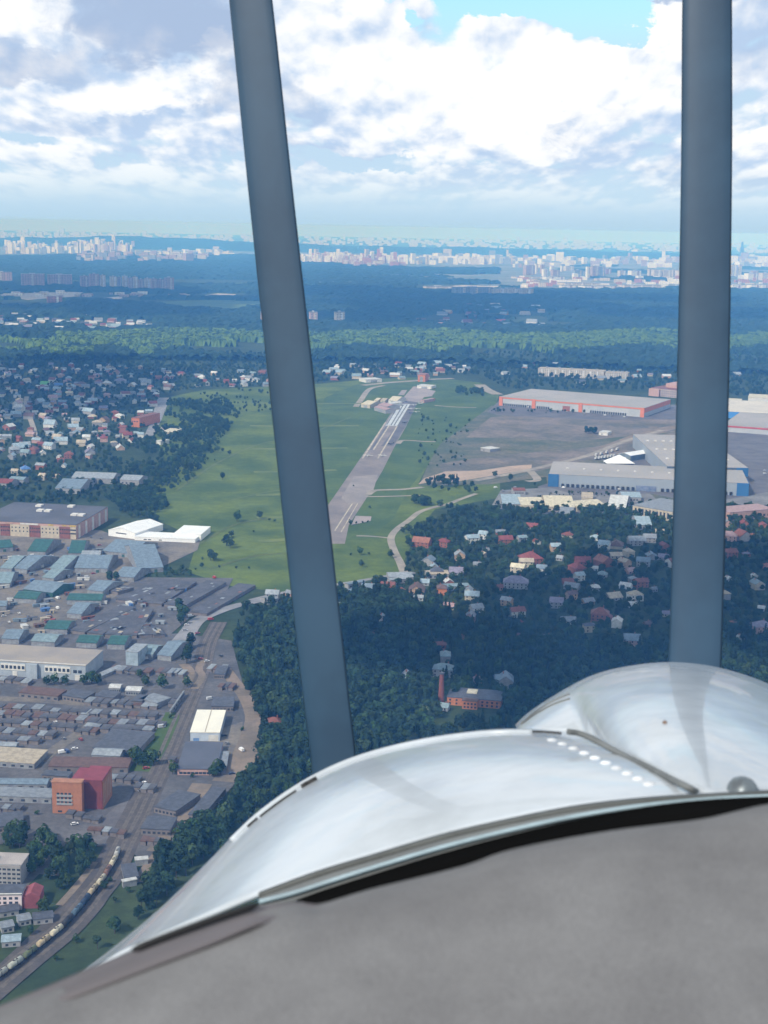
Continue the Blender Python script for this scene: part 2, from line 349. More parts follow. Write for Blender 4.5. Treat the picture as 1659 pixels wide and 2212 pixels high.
ribbon('path', Z('E', (930, 545), (955, 525), (1010, 524), (1090, 530), (1175, 532)), 9, path)
ribbon('path', Z('E', (700, 165), (860, 148), (1000, 138), (1160, 126), (1290, 120)), 20, path)
ribbon('path', Z('E', (655, 305), (690, 260), (745, 190), (840, 165)), 12, path)
ribbon('path', Z('E', (1170, 296), (1300, 306), (1440, 310)), 8, path)
ribbon('path', Z('E', (1460, 160), (1510, 195), (1580, 225)), 26, path)
ribbon('lane', Z('E', (975, 1400), (945, 1320), (905, 1240), (885, 1160), (925, 1100), (1000, 1045), (1070, 990), (1160, 960), (1250, 940), (1340, 905), (1440, 870)), [9, 7], path)
ribbon('path', Z('E', (660, 1145), (760, 1148), (880, 1160)), 5, path)
ribbon('dirt_road', Z('G', (-30, 695), (110, 670), (290, 632), (470, 590), (640, 545), (830, 470), (1050, 405)), 12, path)
ribbon('dirt_road', Z('G', (290, 640), (330, 690), (270, 700)), 12, path)
trk = mat('worn grass track', (.17, .19, .07), (.11, .14, .045), .03, .95, detail=6)
for pts in (((420, 1180), (520, 1130), (640, 1120), (690, 1140)), ((380, 1060), (470, 1000), (560, 960), (660, 940), (760, 900)), ((450, 1230), (560, 1200), (680, 1195)), ((470, 900), (600, 880), (720, 870)), ((500, 1080), (600, 1060), (690, 1060))):
    for o_ in (-1.1, 1.1): ribbon('grass_track', Z('P', *pts), .9, trk, off=o_)
for k in range(7):
    ribbon('mown_strip', Z('P', (560 - k * 4, 1170 - k * 50), (620, 1166 - k * 49), (655 + k * 24, 1160 - k * 48)), 14, mat('mown meadow strip', (.150, .185, .045), (.10, .14, .035), .02, .95, detail=8))
# village lanes, left
ribbon('lane', Z('L', (245, 200), (240, 280), (270, 380), (305, 480), (325, 560)), 9, path)
ribbon('road', Z('L', (1515, 210), (1480, 300), (1430, 440), (1370, 560)), [26, 14], mat('pale road', (.27, .27, .29), (.2, .2, .21), .05, .9))
ribbon('lane', Z('L', (865, 110), (850, 170), (850, 230)), 8, path)
sheet('trading_yard', Z('L', (1450, 490), (1520, 475), (1660, 490), (1660, 540), (1480, 560)), path)
# market, garages, works
sheet('market_yard', Z('B', (-120, 170), (640, 130), (760, 175), (1290, 190), (1270, 260), (1080, 350), (900, 420), (740, 560), (640, 600), (480, 720), (380, 800), (-120, 820)), yard)
sheet('garage_yard', Z('B', (640, 600), (740, 560), (880, 435), (1500, 440), (1440, 560), (1260, 660), (1100, 800), (420, 800), (480, 720)), yard_d)
sheet('works_yard', Z('P', (-60, 1375), (150, 1368), (400, 1370), (500, 1385), (525, 1480), (560, 1590), (540, 1660), (470, 1735), (390, 1800), (330, 1880), (270, 1830), (60, 1830), (-60, 1820)), yard_d)
sheet('works_yard', Z('P', (-60, 1840), (120, 1850), (180, 1960), (60, 2060), (-60, 2120)), mat('dry yard', (.17, .15, .13), (.10, .10, .095), .05, .9, detail=7, fine=.3))
sheet('parking_yard', Z('C', (620, 1060), (850, 850), (960, 840), (870, 1020), (740, 1150), (480, 1190), (430, 1140)), asph)
sheet('court', Z('C', (1180, 540), (1440, 440), (1560, 400), (1560, 500), (1490, 680), (1420, 760)), yard)
RAIL = Z('P', (-140, 2235), (0, 2117), (60, 2068), (131, 2011), (178, 1962), (200, 1933), (224, 1905), (237, 1884), (250, 1861), (272, 1815), (303, 1755), (330, 1695), (356, 1640), (390, 1560), (420, 1490), (440, 1440), (452, 1390), (475, 1345))
ribbon('railway_bed', RAIL, [24, 15], ballast, off=-1)
ribbon('grass_verge', Z('C', (900, 720), (1010, 560), (1090, 400), (1110, 340)), [16, 10], meadow_b)
ribbon('grass_verge', Z('P', (-140, 2200), (0, 2070), (100, 1975), (170, 1900)), 26, gm, off=-10)
for k in (-4.8, 0.0, 4.8):
    LAYER[0] += .008
    ribbon('railway_track', RAIL, 2.7, mat('sleepers', (.16, .14, .125), (.10, .09, .085), .3, .95), z=LAYER[0], off=k)
    for s in (-.76, .76): ribbon('rail', RAIL, .16, mat('rail steel', (.17, .14, .125), (.12, .10, .09), .2, .5, metal=.3), z=LAYER[0] + .10, off=k + s)
ribbon('road', Z('B', (1760, 560), (1640, 592), (1520, 618), (1390, 660), (1270, 715), (1200, 800), (1130, 890)), [9, 17], mat('pale road', (.27, .27, .29), (.2, .2, .21), .05, .9))
ribbon('road', Z('F', (-30, 395), (160, 350), (340, 322), (550, 290), (720, 262), (880, 235), (1040, 215)), 7, mat('pale road', (.27, .27, .29)))
ribbon('dirt_road', Z('C', (1450, 60), (1510, 150), (1590, 250), (1640, 370), (1625, 480), (1590, 590), (1530, 700), (1470, 790)), [9, 22], sand)
ribbon('dirt_road', Z('C', (1300, 800), (1240, 900), (1170, 1030), (1100, 1130), (1010, 1240)), 13, sand)
ribbon('dirt_road', Z('C', (1310, -10), (1280, 60), (1300, 110), (1250, 190)), 6, sand)
ribbon('dirt_road', Z('C', (1180, 30), (1220, 80), (1200, 150)), 8, sand)
ribbon('dirt_road', Z('C', (-60, 250), (200, 262), (480, 280), (760, 290), (980, 310)), 10, yard)
ribbon('dirt_road', Z('C', (250, 660), (380, 560), (560, 440), (640, 360)), 9, yard)
ribbon('dirt_road', Z('D', (1190, 0), (1130, 130), (1050, 260), (960, 380), (900, 470)), 9, sand)
ribbon('path', Z('D', (380, 620), (470, 520), (560, 410), (610, 340)), 4, sand)

# ------------------------------------------------------------------ trees
def leafy(seed, lobes, R, h, n, size, cone=False):
    r = random.Random(seed); vs, fs = [], []
    cs = []
    for k in range(lobes):
        a = r.uniform(0, 6.283); q = r.uniform(.1, .62) * R
        cs.append((q * math.cos(a), q * math.sin(a), h * r.uniform(.38, .80), R * r.uniform(.38, .62)))
    cs.append((0, 0, h * .62, R * .7))
    for i in range(n):
        if cone:
            z = h * (1 - math.sqrt(r.random())) * .97 + .8; rr = R * (1 - z / (h * 1.02)) * r.uniform(.55, 1.08); a = r.uniform(0, 6.283)
            p = Vector((rr * math.cos(a), rr * math.sin(a), z)); nrm = Vector((math.cos(a), math.sin(a), .5))
        else:
            c = cs[r.randrange(len(cs))]
            d = Vector((r.gauss(0, 1), r.gauss(0, 1), r.gauss(.25, 1))).normalized()
            p = Vector(c[:3]) + Vector((d.x, d.y, d.z * .85)) * c[3] * r.uniform(.72, 1.06); nrm = d
        nrm = (nrm.normalized() + Vector((r.uniform(-.6, .6), r.uniform(-.6, .6), r.uniform(-.3, .7)))).normalized()
        u = nrm.cross(Vector((0, 0, 1))); u = u.normalized() if u.length > .01 else Vector((1, 0, 0)); w = nrm.cross(u); s = size * r.uniform(.6, 1.3)
        k = len(vs)
        vs += [(p + u * s * .9 * r.uniform(.7, 1.1) ), (p + w * s * r.uniform(.6, 1)), (p - u * s * r.uniform(.7, 1.1)), (p - w * s * r.uniform(.6, 1))]
        fs.append((k, k + 1, k + 2, k + 3))
    me = bpy.data.meshes.new('crown'); me.from_pydata([tuple(v) for v in vs], [], fs); me.update()
    return me
FOL = [mat('foliage dark', (.030, .058, .026), (.018, .038, .020), .5, .9, .1, rand=.35), mat('foliage mid', (.046, .080, .026), (.026, .050, .022), .5, .9, .1, rand=.35),
       mat('foliage blue', (.026, .050, .030), (.015, .033, .022), .5, .9, .1, rand=.3), mat('foliage light', (.085, .13, .035), (.05, .085, .026), .5, .9, .1, rand=.3)]
BARK = mat('bark', (.09, .07, .055), (.05, .04, .03), 1.5, .95)
PROTO = []
specs = [(0, 6, 4.6, 13, 330, .95, False), (1, 8, 5.2, 12, 340, 1.0, False), (0, 5, 4.0, 15, 300, .9, False), (2, 0, 3.2, 17, 300, .9, True), (3, 7, 4.6, 11, 320, .95, False), (1, 5, 3.0, 6, 180, .75, False)]
for i, (fm, lb, R, h, n, sz, cone) in enumerate(specs):
    cm = leafy(100 + i, lb, R, h, n, sz, cone); cm.materials.append(FOL[fm])
    tb = MB(); tb.tube([(0, 0, 0), (.1, .05, h * .3), (.05, .1, h * .6)], [.34, .24, .1], 7)
    for k in range(3):
        a = k * 2.1 + i; tb.tube([(0.1, .05, h * (.28 + .06 * k)), (math.cos(a) * R * .45, math.sin(a) * R * .45, h * (.5 + .05 * k))], [.14, .05], 5)
    tm = tb.mesh('trunk'); tm.materials.append(BARK)
    PROTO.append((cm, tm, R))
TREE_WORD = ['dark leafy tree', 'mid green bushy tree', 'tall dark narrow tree', 'dark pointed spruce', 'light green leafy tree', 'low green shrub']
TREES = []                                     # (x, y, variant, scale, rotation, district)
BLOCK = []                                     # footprints that trees keep clear of: (x, y, radius)
def inside(p, poly):
    x, y = p; c = False; j = len(poly) - 1
    for i in range(len(poly)):
        a, b = poly[i], poly[j]
        if (a[1] > y) != (b[1] > y) and x < (b[0] - a[0]) * (y - a[1]) / (b[1] - a[1]) + a[0]: c = not c
        j = i
    return c
def wood(poly, spacing, variants, district, keep=1.0, smin=.75, smax=1.2, clump=0.0):
    """trees over a plan polygon, a jittered grid on the ground"""
    G = [at(*p) for p in poly]; g = [(p.x, p.y) for p in G]
    x0, x1 = min(p[0] for p in g), max(p[0] for p in g); y0, y1 = min(p[1] for p in g), max(p[1] for p in g)
    y = y0
    while y < y1:
        x = x0
        while x < x1:
            q = (x + rnd.uniform(-.5, .5) * spacing, y + rnd.uniform(-.5, .5) * spacing)
            if inside(q, g) and rnd.random() < keep:
                ok = True
                if clump: ok = (math.sin(q[0] * .021 + 1.3) + math.sin(q[1] * .017) + math.sin((q[0] + q[1]) * .035 + 2) + rnd.uniform(-.6, .6)) > clump
                if ok: TREES.append((q[0], q[1], rnd.choice(variants), rnd.uniform(smin, smax), rnd.uniform(0, 6.28), district))
            x += spacing
        y += spacing
def lone(px, py, v, s, district): p = at(px, py); TREES.append((p.x, p.y, v, s, rnd.uniform(0, 6.28), district))
FOOT = []
def block(x, y, r): BLOCK.append((x, y, r))

ROADS = [Z('L', (1515, 210), (1490, 270), (1465, 340), (1440, 400), (1410, 460), (1380, 530), (1370, 560)), Z('L', (245, 200), (240, 280), (255, 330), (270, 380), (290, 430), (305, 480), (325, 560))]
# ------------------------------------------------------------------ generic buildings
def frame(p0, p1, p2, z):
    """local frame of a rectangular roof from three plan corners: front left, front right, back right"""
    a, b, c = at(*p0, z), at(*p1, z), at(*p2, z)
    u = (b - a); L = u.length; u.normalize(); v = Vector((-u.y, u.x, 0)); D = (c - b).dot(v)
    if D < 0: D = -D; a = a - v * D
    return a, u, v, L, D
def shed(name, label, cat, q, base, roof, wall, group=None, kind='flat', parts=None, hmin=3.0, h=None):
    """building from plan corners of its eaves; base = plan point of the ground below the front left corner"""
    z = h if h is not None else max(hmin, rise(q[0], base))
    a, u, v, L, D = frame(*q, z)
    rz = math.atan2(u.y, u.x)
    t = thing(name, label, cat, (a.x, a.y, 0), rz, group)
    if kind == 'flat':
        MB().box(0, L, 0, D, 0, z).obj('wall', wall, t)
        rf = MB().box(-.3, L + .3, -.3, D + .3, z + .002, z + .5).obj('roof', roof, t)
    elif kind == 'gable':
        k = D * .12; MB().gwall(0, L, 0, D, 0, z, z + k).obj('wall', wall, t); rf = MB().gable(0, L, 0, D, z + .03, z + k + .03, .25, .4).obj('roof', roof, t)
    elif kind == 'gable_y':                              # ridge runs away from the viewer
        k = L * .12; b = MB().gwall(0, D, -L, 0, 0, z, z + k); b.v = [(-y, x, zz) for x, y, zz in b.v]; b.obj('wall', wall, t)
        b = MB().gable(0, D, -L, 0, z + .03, z + k + .03, .25, .4); b.v = [(-y, x, zz) for x, y, zz in b.v]; rf = b.obj('roof', roof, t)
    n = max(1, int(L / 25))
    for i in range(n): block(*(a + u * (L * (i + .5) / n) + v * D * .5).to_tuple()[:2], max(6, min(D, 25) * .62))
    t['dims'] = (L, D, z)
    return t, rf, L, D, z
def win_row(t, xs, z0, z1, w, m, y=-.06, name='window', side=None, L=0):
    for x in xs:
        b = MB().box(x, x + w, y, y + .05 + .004, z0, z1)
        if side == 'right': b.v = [(L - yy, xx, zz) for xx, yy, zz in b.v]
        b.obj(name, m, t)
def house(px, py, w_px, roof, wall, district, hip=None, label=None, aspect=None, storeys=None, rz=None, windows=None):
    p = at(px, py); dist = math.hypot(p.x, p.y); k = math.hypot(dist, H) / F
    w = max(6.0, min(34.0, w_px * k)); asp = aspect or rnd.uniform(.6, .9); l = max(5.5, w * asp)
    st = storeys or (1 if w < 9 else rnd.choice((1, 2, 2))); hw = 2.9 * st + .4; hr = hw + min(w, l) * rnd.uniform(.28, .42)
    rz = rnd.uniform(-.5, .5) + rnd.choice((0, 0, math.pi / 2)) if rz is None else rz
    hip = rnd.random() < .35 if hip is None else hip
    size = 'small' if w < 10 else 'large' if w > 17 else 'mid-sized'
    lab = label or f"{size} {'hipped' if hip else 'gabled'} house, {roof} roof, {wall} walls, {district[1]}"
    t = thing('house', lab, 'house', (p.x, p.y, 0), rz, district[0])
    if hip:
        MB().box(-w / 2, w / 2, -l / 2, l / 2, 0, hw).obj('wall', wallm(wall), t); r = MB().hip(-w / 2, w / 2, -l / 2, l / 2, hw + .02, hr).obj('roof', roofm(roof), t)
    else:
        MB().gwall(-w / 2, w / 2, -l / 2, l / 2, 0, hw, hr - .1).obj('wall', wallm(wall), t); r = MB().gable(-w / 2, w / 2, -l / 2, l / 2, hw, hr, .22, .6).obj('roof', roofm(roof), t)
    if k < .75:
        MB().box(w * .15, w * .15 + .8, l * .12, l * .12 + .8, hw + (hr - hw) * .5, hr + .9).obj('chimney', wallm('brick'), r)
        n = max(2, int(w / 4))
        for s in range(st):
            for i in range(n):
                x = -w / 2 + w * (i + .5) / n
                MB().box(x - .6, x + .6, -l / 2 - .05, -l / 2 + .01, 1 + 2.9 * s, 2.5 + 2.9 * s).obj('window', GLASS, t)
    block(p.x, p.y, w * .55)
    block(p.x - p.x / dist * w * .9, p.y - p.y / dist * w * .9, w * .42)
    return t
# ------------------------------------------------------------------ large buildings, left
def zq(r, *pts): return Z(r, *pts)
# brown and beige shopping hall with dark roof
q = zq('A', (-150, 1030), (490, 1062), (758, 948)); b = zq('A', (-150, 1122), (0, 0))[0]
t, rf, L, D, z = shed('shopping_hall', 'wide brown and beige hall with dark grey flat roof behind the green sheds', 'hall', q, b, mat('dark roofing', (.115, .12, .145), (.085, .09, .11), .02, .85, detail=8), wallm('pink'))
BR = mat('red brick cladding', (.26, .105, .085), (.18, .08, .07), .4, .85); BE = mat('beige cladding', (.52, .45, .34), (.42, .37, .30), .3, .85)
for k, (a, c, m_) in enumerate(((.02, .13, BR), (.135, .235, BE), (.24, .335, BR), (.34, .53, BE), (.535, .64, BR), (.645, .83, BE), (.835, .94, BR), (.942, .998, BE))):
    MB().box(L * a, L * c, -.7, -.004, 0, z * .84).obj('facade_panel', m_, t)
    for i in range(5):
        x = L * (a + (c - a) * (i + .5) / 5)
        for s in (.35, .6):
            MB().box(x - .7, x + .7, -.78, -.704, z * s, z * (s + .1)).obj('window', GLASS, t)
for a, c, m_ in ((.28, .36, 'pink'), (.44, .62, 'white'), (.72, .77, 'yellow'), (.86, .90, 'yellow'), (.93, 1.0, 'yellow')):
    MB().box(L * a, L * c, -.5, -.006, z * .87, z * .97).obj('sign_band', roofm('yellow') if m_ == 'yellow' else wallm(m_), t)
for i in range(9): MB().box(L + .004, L + .4, D * (.06 + i * .105), D * (.11 + i * .105), 0, z * .9).obj('pilaster', wallm('pink' if i % 2 else 'white'), t)
for a, c in ((.40, .55), (.48, .55), (.80, .42), (.87, .42), (.30, .8), (.62, .85)): MB().box(L * a, L * a + 7, D * c, D * c + 9, z + .5, z + 2.4).obj('roof_vent', wallm('white'), rf)
# white hangar
WHITE = mat('white sheet metal', (.82, .83, .83), (.74, .76, .77), .1, .5, .4)
q = zq('B', (697, 128), (868, 150), (972, 82)); b = zq('B', (700, 168), (0, 0))[0]
t, rf, L, D, z = shed('hangar', 'white sheet metal hangar with low gabled roof and a dark slot window', 'hangar', q, b, WHITE, WHITE, kind='gable_y')
MB().box(L * .28, L * .68, -.08, -.01, z * .62, z * .78).obj('window', GLASS, t)
MB().box(L + .01, L + .1, D * .2, D * .26, z * .35, z * .6).obj('window', GLASS, t)
# white L shaped annexe
q = zq('B', (866, 172), (1255, 190), (1310, 158)); b = zq('B', (866, 196), (0, 0))[0]
t, rf, L, D, z = shed('annexe', 'long low white building joining the hangar to a taller white block', 'building', q, b, WHITE, WHITE)
win_row(t, [L * f for f in (.15, .22, .40)], z * .3, z * .55, 3.5, GLASS)
q = zq('B', (1118, 152), (1292, 160), (1312, 106)); b = zq('B', (1122, 190), (0, 0))[0]
t, rf, L, D, z = shed('block', 'tall bright white block at the meadow edge beside the long annexe', 'building', q, b, WHITE, WHITE)
MB().box(L * .1, L * .2, -.08, -.01, .4, 3.2).obj('door', mat('grey door', (.3, .32, .34)), t)
# market sheds: view, roof corners, roof colour, label
MS = [((660, 262), (850, 282), (950, 205), 'blue grey', 'wide blue grey market shed in front of the white hangar'),
      ((480, 372), (690, 376), (820, 292), 'blue grey', 'wide blue grey market shed in the middle of the market yard'),
      ((885, 378), (1050, 368), (1276, 205), 'blue grey', 'longest blue grey market shed running along the meadow edge'),
      ((742, 425), (860, 434), (925, 372), 'blue grey', 'short blue grey shed beside the hedge above the garages'),
      ((322, 372), (408, 380), (470, 290), 'teal', 'narrow pale teal market shed beside the parked white vans'),
      ((272, 432), (345, 440), (388, 378), 'teal', 'short pale teal shed in front of the narrow teal shed'),
      ((150, 508), (338, 532), (412, 468), 'blue grey', 'blue grey market shed with a dark green front wall'),
      ((430, 662), (522, 670), (610, 598), 'blue grey', 'small blue grey shed alone at the garage yard corner'),
      ((0, 372), (74, 378), (130, 292), 'teal', 'pale teal shed at the left picture edge of the market'),
      ((84, 372), (172, 382), (262, 288), 'blue grey', 'slim blue grey shed next to the pale teal shed at the edge'),
      ((-60, 470), (66, 470), (134, 398), 'teal', 'low pale teal shed below the pair of left edge sheds'),
      ((-100, 252), (84, 238), (134, 186), 'green', 'dark green roofed shed under the brown panels of the hall'),
      ((176, 264), (292, 268), (382, 192), 'green', 'dark green roofed shed between the hall and the yard'),
      ((440, 276), (532, 276), (640, 198), 'green', 'dark green roofed shed nearest to the white hangar'),
      ((88, 566), (232, 574), (330, 532), 'green', 'long dark green shed behind the trading lane'),
      ((430, 578), (650, 582), (700, 540), 'green', 'dark green shed joined to the garage rows'),
      ((285, 762), (430, 768), (470, 712), 'green', 'low green roofed shed with a pale sign on its wall'),
      ((-90, 620), (40, 616), (84, 582), 'blue grey', 'small blue grey shed on the left edge below the green shed'),
      ((10, 826), (120, 830), (156, 768), 'blue grey', 'blue grey shed in front of the flat grey factory'),
      ((1012, 930), (1100, 940), (1146, 836), 'blue grey', 'square blue grey shed beside the road to the garages'),
      ((200, 842), (350, 850), (390, 800), 'teal', 'teal lean-to shed behind the factory roof, first of the row'),
      ((490, 850), (620, 856), (640, 806), 'green', 'green lean-to shed in the row behind the factory roof'),
      ((690, 862), (800, 866), (830, 808), 'green', 'green lean-to shed next to the square grey tower'),
      ((560, 512), (660, 524), (690, 452), 'blue grey', 'pale blue grey shed beside the dark tree in the market'),
      ((520, 300), (640, 300), (700, 262), 'silver', 'silver shed between the two wide blue grey sheds'),
      ((860, 920), (980, 930), (1005, 868), 'teal', 'teal canopy shed behind the blue grey tower')]
dgw = mat('dark green sheet', (.05, .13, .11)); gwall = mat('grey sheet wall', (.28, .30, .32), (.2, .2, .22), .3, .8)
for a, b, c, col, lab in MS:
    base = (a[0], a[1] + 16)
    t, rf, L, D, z = shed('market_shed', lab, 'shed', zq('B', a, b, c), zq('B', base, base)[0], roofm(col), dgw if 'green front' in lab else gwall, 'sheds of the market', 'gable', h=5.0)
    for i in range(max(1, int(L / 12))): MB().box(L * (i + .3) / max(1, int(L / 12)), L * (i + .3) / max(1, int(L / 12)) + 3.2, -.1, -.01, 0, 3.2).obj('door', dgw if i % 2 else mat('grey door', (.3, .32, .34)), t)
# small containers and stalls between the sheds
CONT = {}
r = random.Random(31)
for k in range(95):
    x, y = (r.uniform(0, 640), r.uniform(250, 830)) if k < 62 else (r.uniform(640, 1180), r.uniform(470, 840))
    if k >= 62 and y < 600 - (x - 640) * .2: y = 780
    c = r.choice(['grey', 'grey', 'silver', 'white', 'rust', 'blue grey', 'dark grey', 'beige', 'blue', 'brown']); p = at(*Z('B', (x, y), (0, 0))[0]); l_, w_ = r.choice(((6, 2.4), (12, 2.4), (4, 3), (8, 5))); key = (c, l_)
    if key not in CONT:
        b0 = MB().box(-l_ / 2, l_ / 2, -w_ / 2, w_ / 2, .15, 2.6); b1 = MB().box(-l_ / 2 - .2, l_ / 2 + .2, -w_ / 2 - .2, w_ / 2 + .2, 2.602, 2.8); b2 = MB().box(-.9, .9, -w_ / 2 - .06, -w_ / 2 - .005, .2, 2.2)
        CONT[key] = [b0.mesh('body'), b1.mesh('lid'), b2.mesh('door')]; CONT[key][0].materials.append(wallm('grey') if c == 'dark grey' else roofm(c)); CONT[key][1].materials.append(roofm(c)); CONT[key][2].materials.append(GLASS)
    t = thing('stall', f"{'long ' if l_ == 12 else 'short ' if l_ == 4 else ''}{c} stall cabin {'among the market sheds' if k < 62 else 'among the garage rows'}", 'stall', (p.x, p.y, .7), r.choice((.5, .55, 2.1, 0, .6)), 'stall cabins of the market' if k < 62 else 'stall cabins among the garages')
    for nm, md_ in zip(('body', 'lid', 'door'), CONT[key]): link(nm, md_, t)
# garage rows
GR = [((745, 575), (868, 590), (1030, 446)), ((882, 592), (1040, 606), (1188, 456)), ((1056, 606), (1185, 620), (1342, 456)), ((1215, 655), (1330, 668), (1486, 468)), ((760, 530), (860, 500), (930, 440)),
      ((440, 772), (545, 786), (738, 610)), ((560, 790), (660, 800), (800, 640)), ((675, 800), (770, 806), (905, 650)), ((785, 804), (880, 806), (1000, 640)), ((890, 806), (980, 800), (1100, 660)), ((990, 806), (1060, 800), (1110, 740))]
gz = ['with three pale skylights', 'by the hedge', 'reaching the meadow corner', 'nearest to the road bend', 'short and tucked behind the hedge', 'at the market side', 'second from the market side', 'with white tarpaulins', 'in the middle', 'beside the big round tree', 'shortest by the grass wedge']
gar_r = mat('tarred roof', (.125, .128, .150), (.080, .084, .10), .08, .9, detail=8, fine=.35); gar_w = mat('garage brick', (.21, .18, .175), (.15, .14, .14), .3, .9)
for i, ((a, b, c), s) in enumerate(zip(GR, gz)):
    t, rf, L, D, z = shed('garage_row', f"dark flat roofed garage row {s}" + (' in the upper block' if i < 5 else ' in the lower block'), 'garage row', zq('B', a, b, c), None, gar_r, gar_w, 'garage rows', h=2.8 + .2 * (i % 3))
    for k in range(min(14, int(D / 6))): MB().box(L + .01, L + .1, D * (k + .2) / min(14, int(D / 6)), D * (k + .2) / min(14, int(D / 6)) + 2.6, .05, 2.3).obj('garage_door', mat('rusty door', (.22, .13, .10), (.14, .15, .17), .2), t)
    for k in range(4): x_, y_ = rnd.uniform(.1, .75) * L, rnd.uniform(.05, .9) * D; MB().box(x_, x_ + rnd.uniform(1.5, 4), y_, y_ + rnd.uniform(3, 9), z + .5, z + .62).obj('roof_patch', roofm(rnd.choice(['grey', 'silver', 'beige', 'rust'])), rf)
# flat factory with white window band
q = zq('B', (-140, 962), (550, 1004), (800, 912)); b = zq('B', (-140, 1060), (0, 0))[0]
t, rf, L, D, z = shed('factory', 'flat beige roofed factory with white and grey window front', 'factory', q, b, mat('gravel roofing', (.34, .30, .26), (.27, .25, .24), .03, .9, detail=8), mat('grey blue render', (.36, .41, .46), (.30, .34, .39), .2, .85))
for a, c in ((.04, .16), (.21, .44), (.62, .86)):
    MB().box(L * a, L * c, -.4, -.004, z * .45, z * .88).obj('facade_panel', wallm('white'), t)
    for i in range(6): x = L * (a + (c - a) * (i + .5) / 6); MB().box(x - 1.1, x + 1.1, -.5, -.404, z * .55, z * .76).obj('window', GLASS, t)
for a in (.32, .70, .9): MB().box(L * a, L * a + 4, -.4, -.004, .1, z * .40).obj('facade_panel', wallm('white'), t)
MB().box(L * .46, L * .56, -3, -.004, 0, z * .98).obj('stair_tower', mat('grey blue render', (.3, .3, .3)), t)
MB().box(-.2, L + .2, -.2, .3, z + .5, z + 1.1).obj('parapet', wallm('white'), rf)
win_row(t, [L * f for f in (.885, .93)], z * .5, z * .7, 3, GLASS)
q = zq('B', (808, 912), (886, 918), (888, 862)); b = zq('B', (810, 1000), (0, 0))[0]
t, rf, L, D, z = shed('tower_block', 'square pale blue grey tower at the factory corner', 'tower', q, b, roofm('silver'), mat('pale blue render', (.34, .42, .48)))
for f in (.1, .4): MB().box(-.3, -.01, D * f, D * f + 2, z * .3, z).obj('white_panel', wallm('white'), t)
q = zq('B', (560, 1082), (600, 1090), (745, 1000)); shed('ramp_hall', 'slim pale hall sloping away beside the factory', 'hall', q, zq('B', (560, 1100), (0, 0))[0], roofm('silver'), gwall, kind='gable_y')
# white roofed warehouse and dark roofed warehouse beside the railway
q = zq('C', (1224, 466), (1412, 468), (1464, 326)); b = zq('C', (1226, 525), (0, 0))[0]
t, rf, L, D, z = shed('warehouse', 'square warehouse with bright cream white roof beside the railway', 'warehouse', q, b, mat('cream roof sheet', (.80, .77, .66), (.74, .71, .62), .08, .6), mat('bluish shaded wall', (.48, .55, .64), (.4, .46, .55), .2))  # bluish shade of the white front wall put into its colour
MB().box(L * .62, L * .95, -.1, -.01, .3, z * .75).obj('wall_panel', wallm('white'), t); MB().box(L * .1, L * .3, -.1, -.01, .3, z * .4).obj('gate', wallm('blue'), t)
for f in (.5,): MB().box(L * f - .2, L * f + .2, 0, D, z + .5, z + .75).obj('ridge_seam', roofm('beige'), rf)
q = zq('C', (1140, 702), (1392, 704), (1440, 532)); b = zq('C', (1142, 744), (0, 0))[0]
t, rf, L, D, z = shed('warehouse', 'wide warehouse with dark slate roof and pinkish walls below the cream roof', 'warehouse', q, b, mat('dark slate roof', (.105, .115, .15), (.085, .095, .125), .05, .7, detail=7), wallm('pink'))
win_row(t, [L * (.05 + .1 * i) for i in range(9)], z * .25, z * .6, 2.2, GLASS)
q = zq('C', (1400, 690), (1455, 690), (1480, 590)); shed('lean_to', 'narrow lean-to with grey roof along the dark warehouse', 'shed', q, zq('C', (1400, 712), (0, 0))[0], roofm('grey'), gwall)
# orange and red office block
ORG = mat('orange render', (.40, .175, .105), (.34, .15, .09), .3, .85); REDC = mat('dark red cladding', (.20, .05, .055), (.16, .042, .048), .2, .8)
q = zq('C', (332, 786), (524, 792), (545, 770)); b = zq('C', (334, 990), (0, 0))[0]
t, rf, L, D, z = shed('office_block', 'orange office block with grey balcony bands, joined to the red tower', 'building', q, b, mat('orange roof', (.45, .22, .14)), ORG)
for s in (.30, .42, .56): MB().box(L * .15, L * .68, -.5, -.01, z * s, z * (s + .06)).obj('balcony', wallm('grey'), t)
for s in (.36, .48, .62): win_row(t, [L * (.16 + .13 * i) for i in range(4)], z * s, z * (s + .06), L * .09, GLASS)
win_row(t, [L * .18, L * .55], z * .06, z * .12, 2.6, GLASS)
q = zq('C', (522, 772), (656, 778), (722, 690)); b = zq('C', (524, 960), (0, 0))[0]
t, rf, L, D, z = shed('office_block', 'dark red tower block with crimson roof and orange side wall', 'building', q, b, mat('crimson roof', (.25, .06, .08), (.20, .05, .065), .1), REDC)
MB().box(L + .004, L + .25, .3, D - .3, 0, z * .97).obj('side_wall', ORG, t)
for i in range(5): MB().box(L + .254, L + .3, D * (.1 + .17 * i), D * (.1 + .17 * i) + 1.6, z * .2, z * .85).obj('window_strip', mat('tan strip', (.45, .3, .2)), t)
MB().box(-L * .5, -.004, 2, D * .9, 0, z * .96).obj('wing', REDC, t); MB().box(-L * .52, -.004, 1.8, D * .92, z * .962, z * .99).obj('wing_roof', mat('crimson roof', (.3, .05, .08)), t)
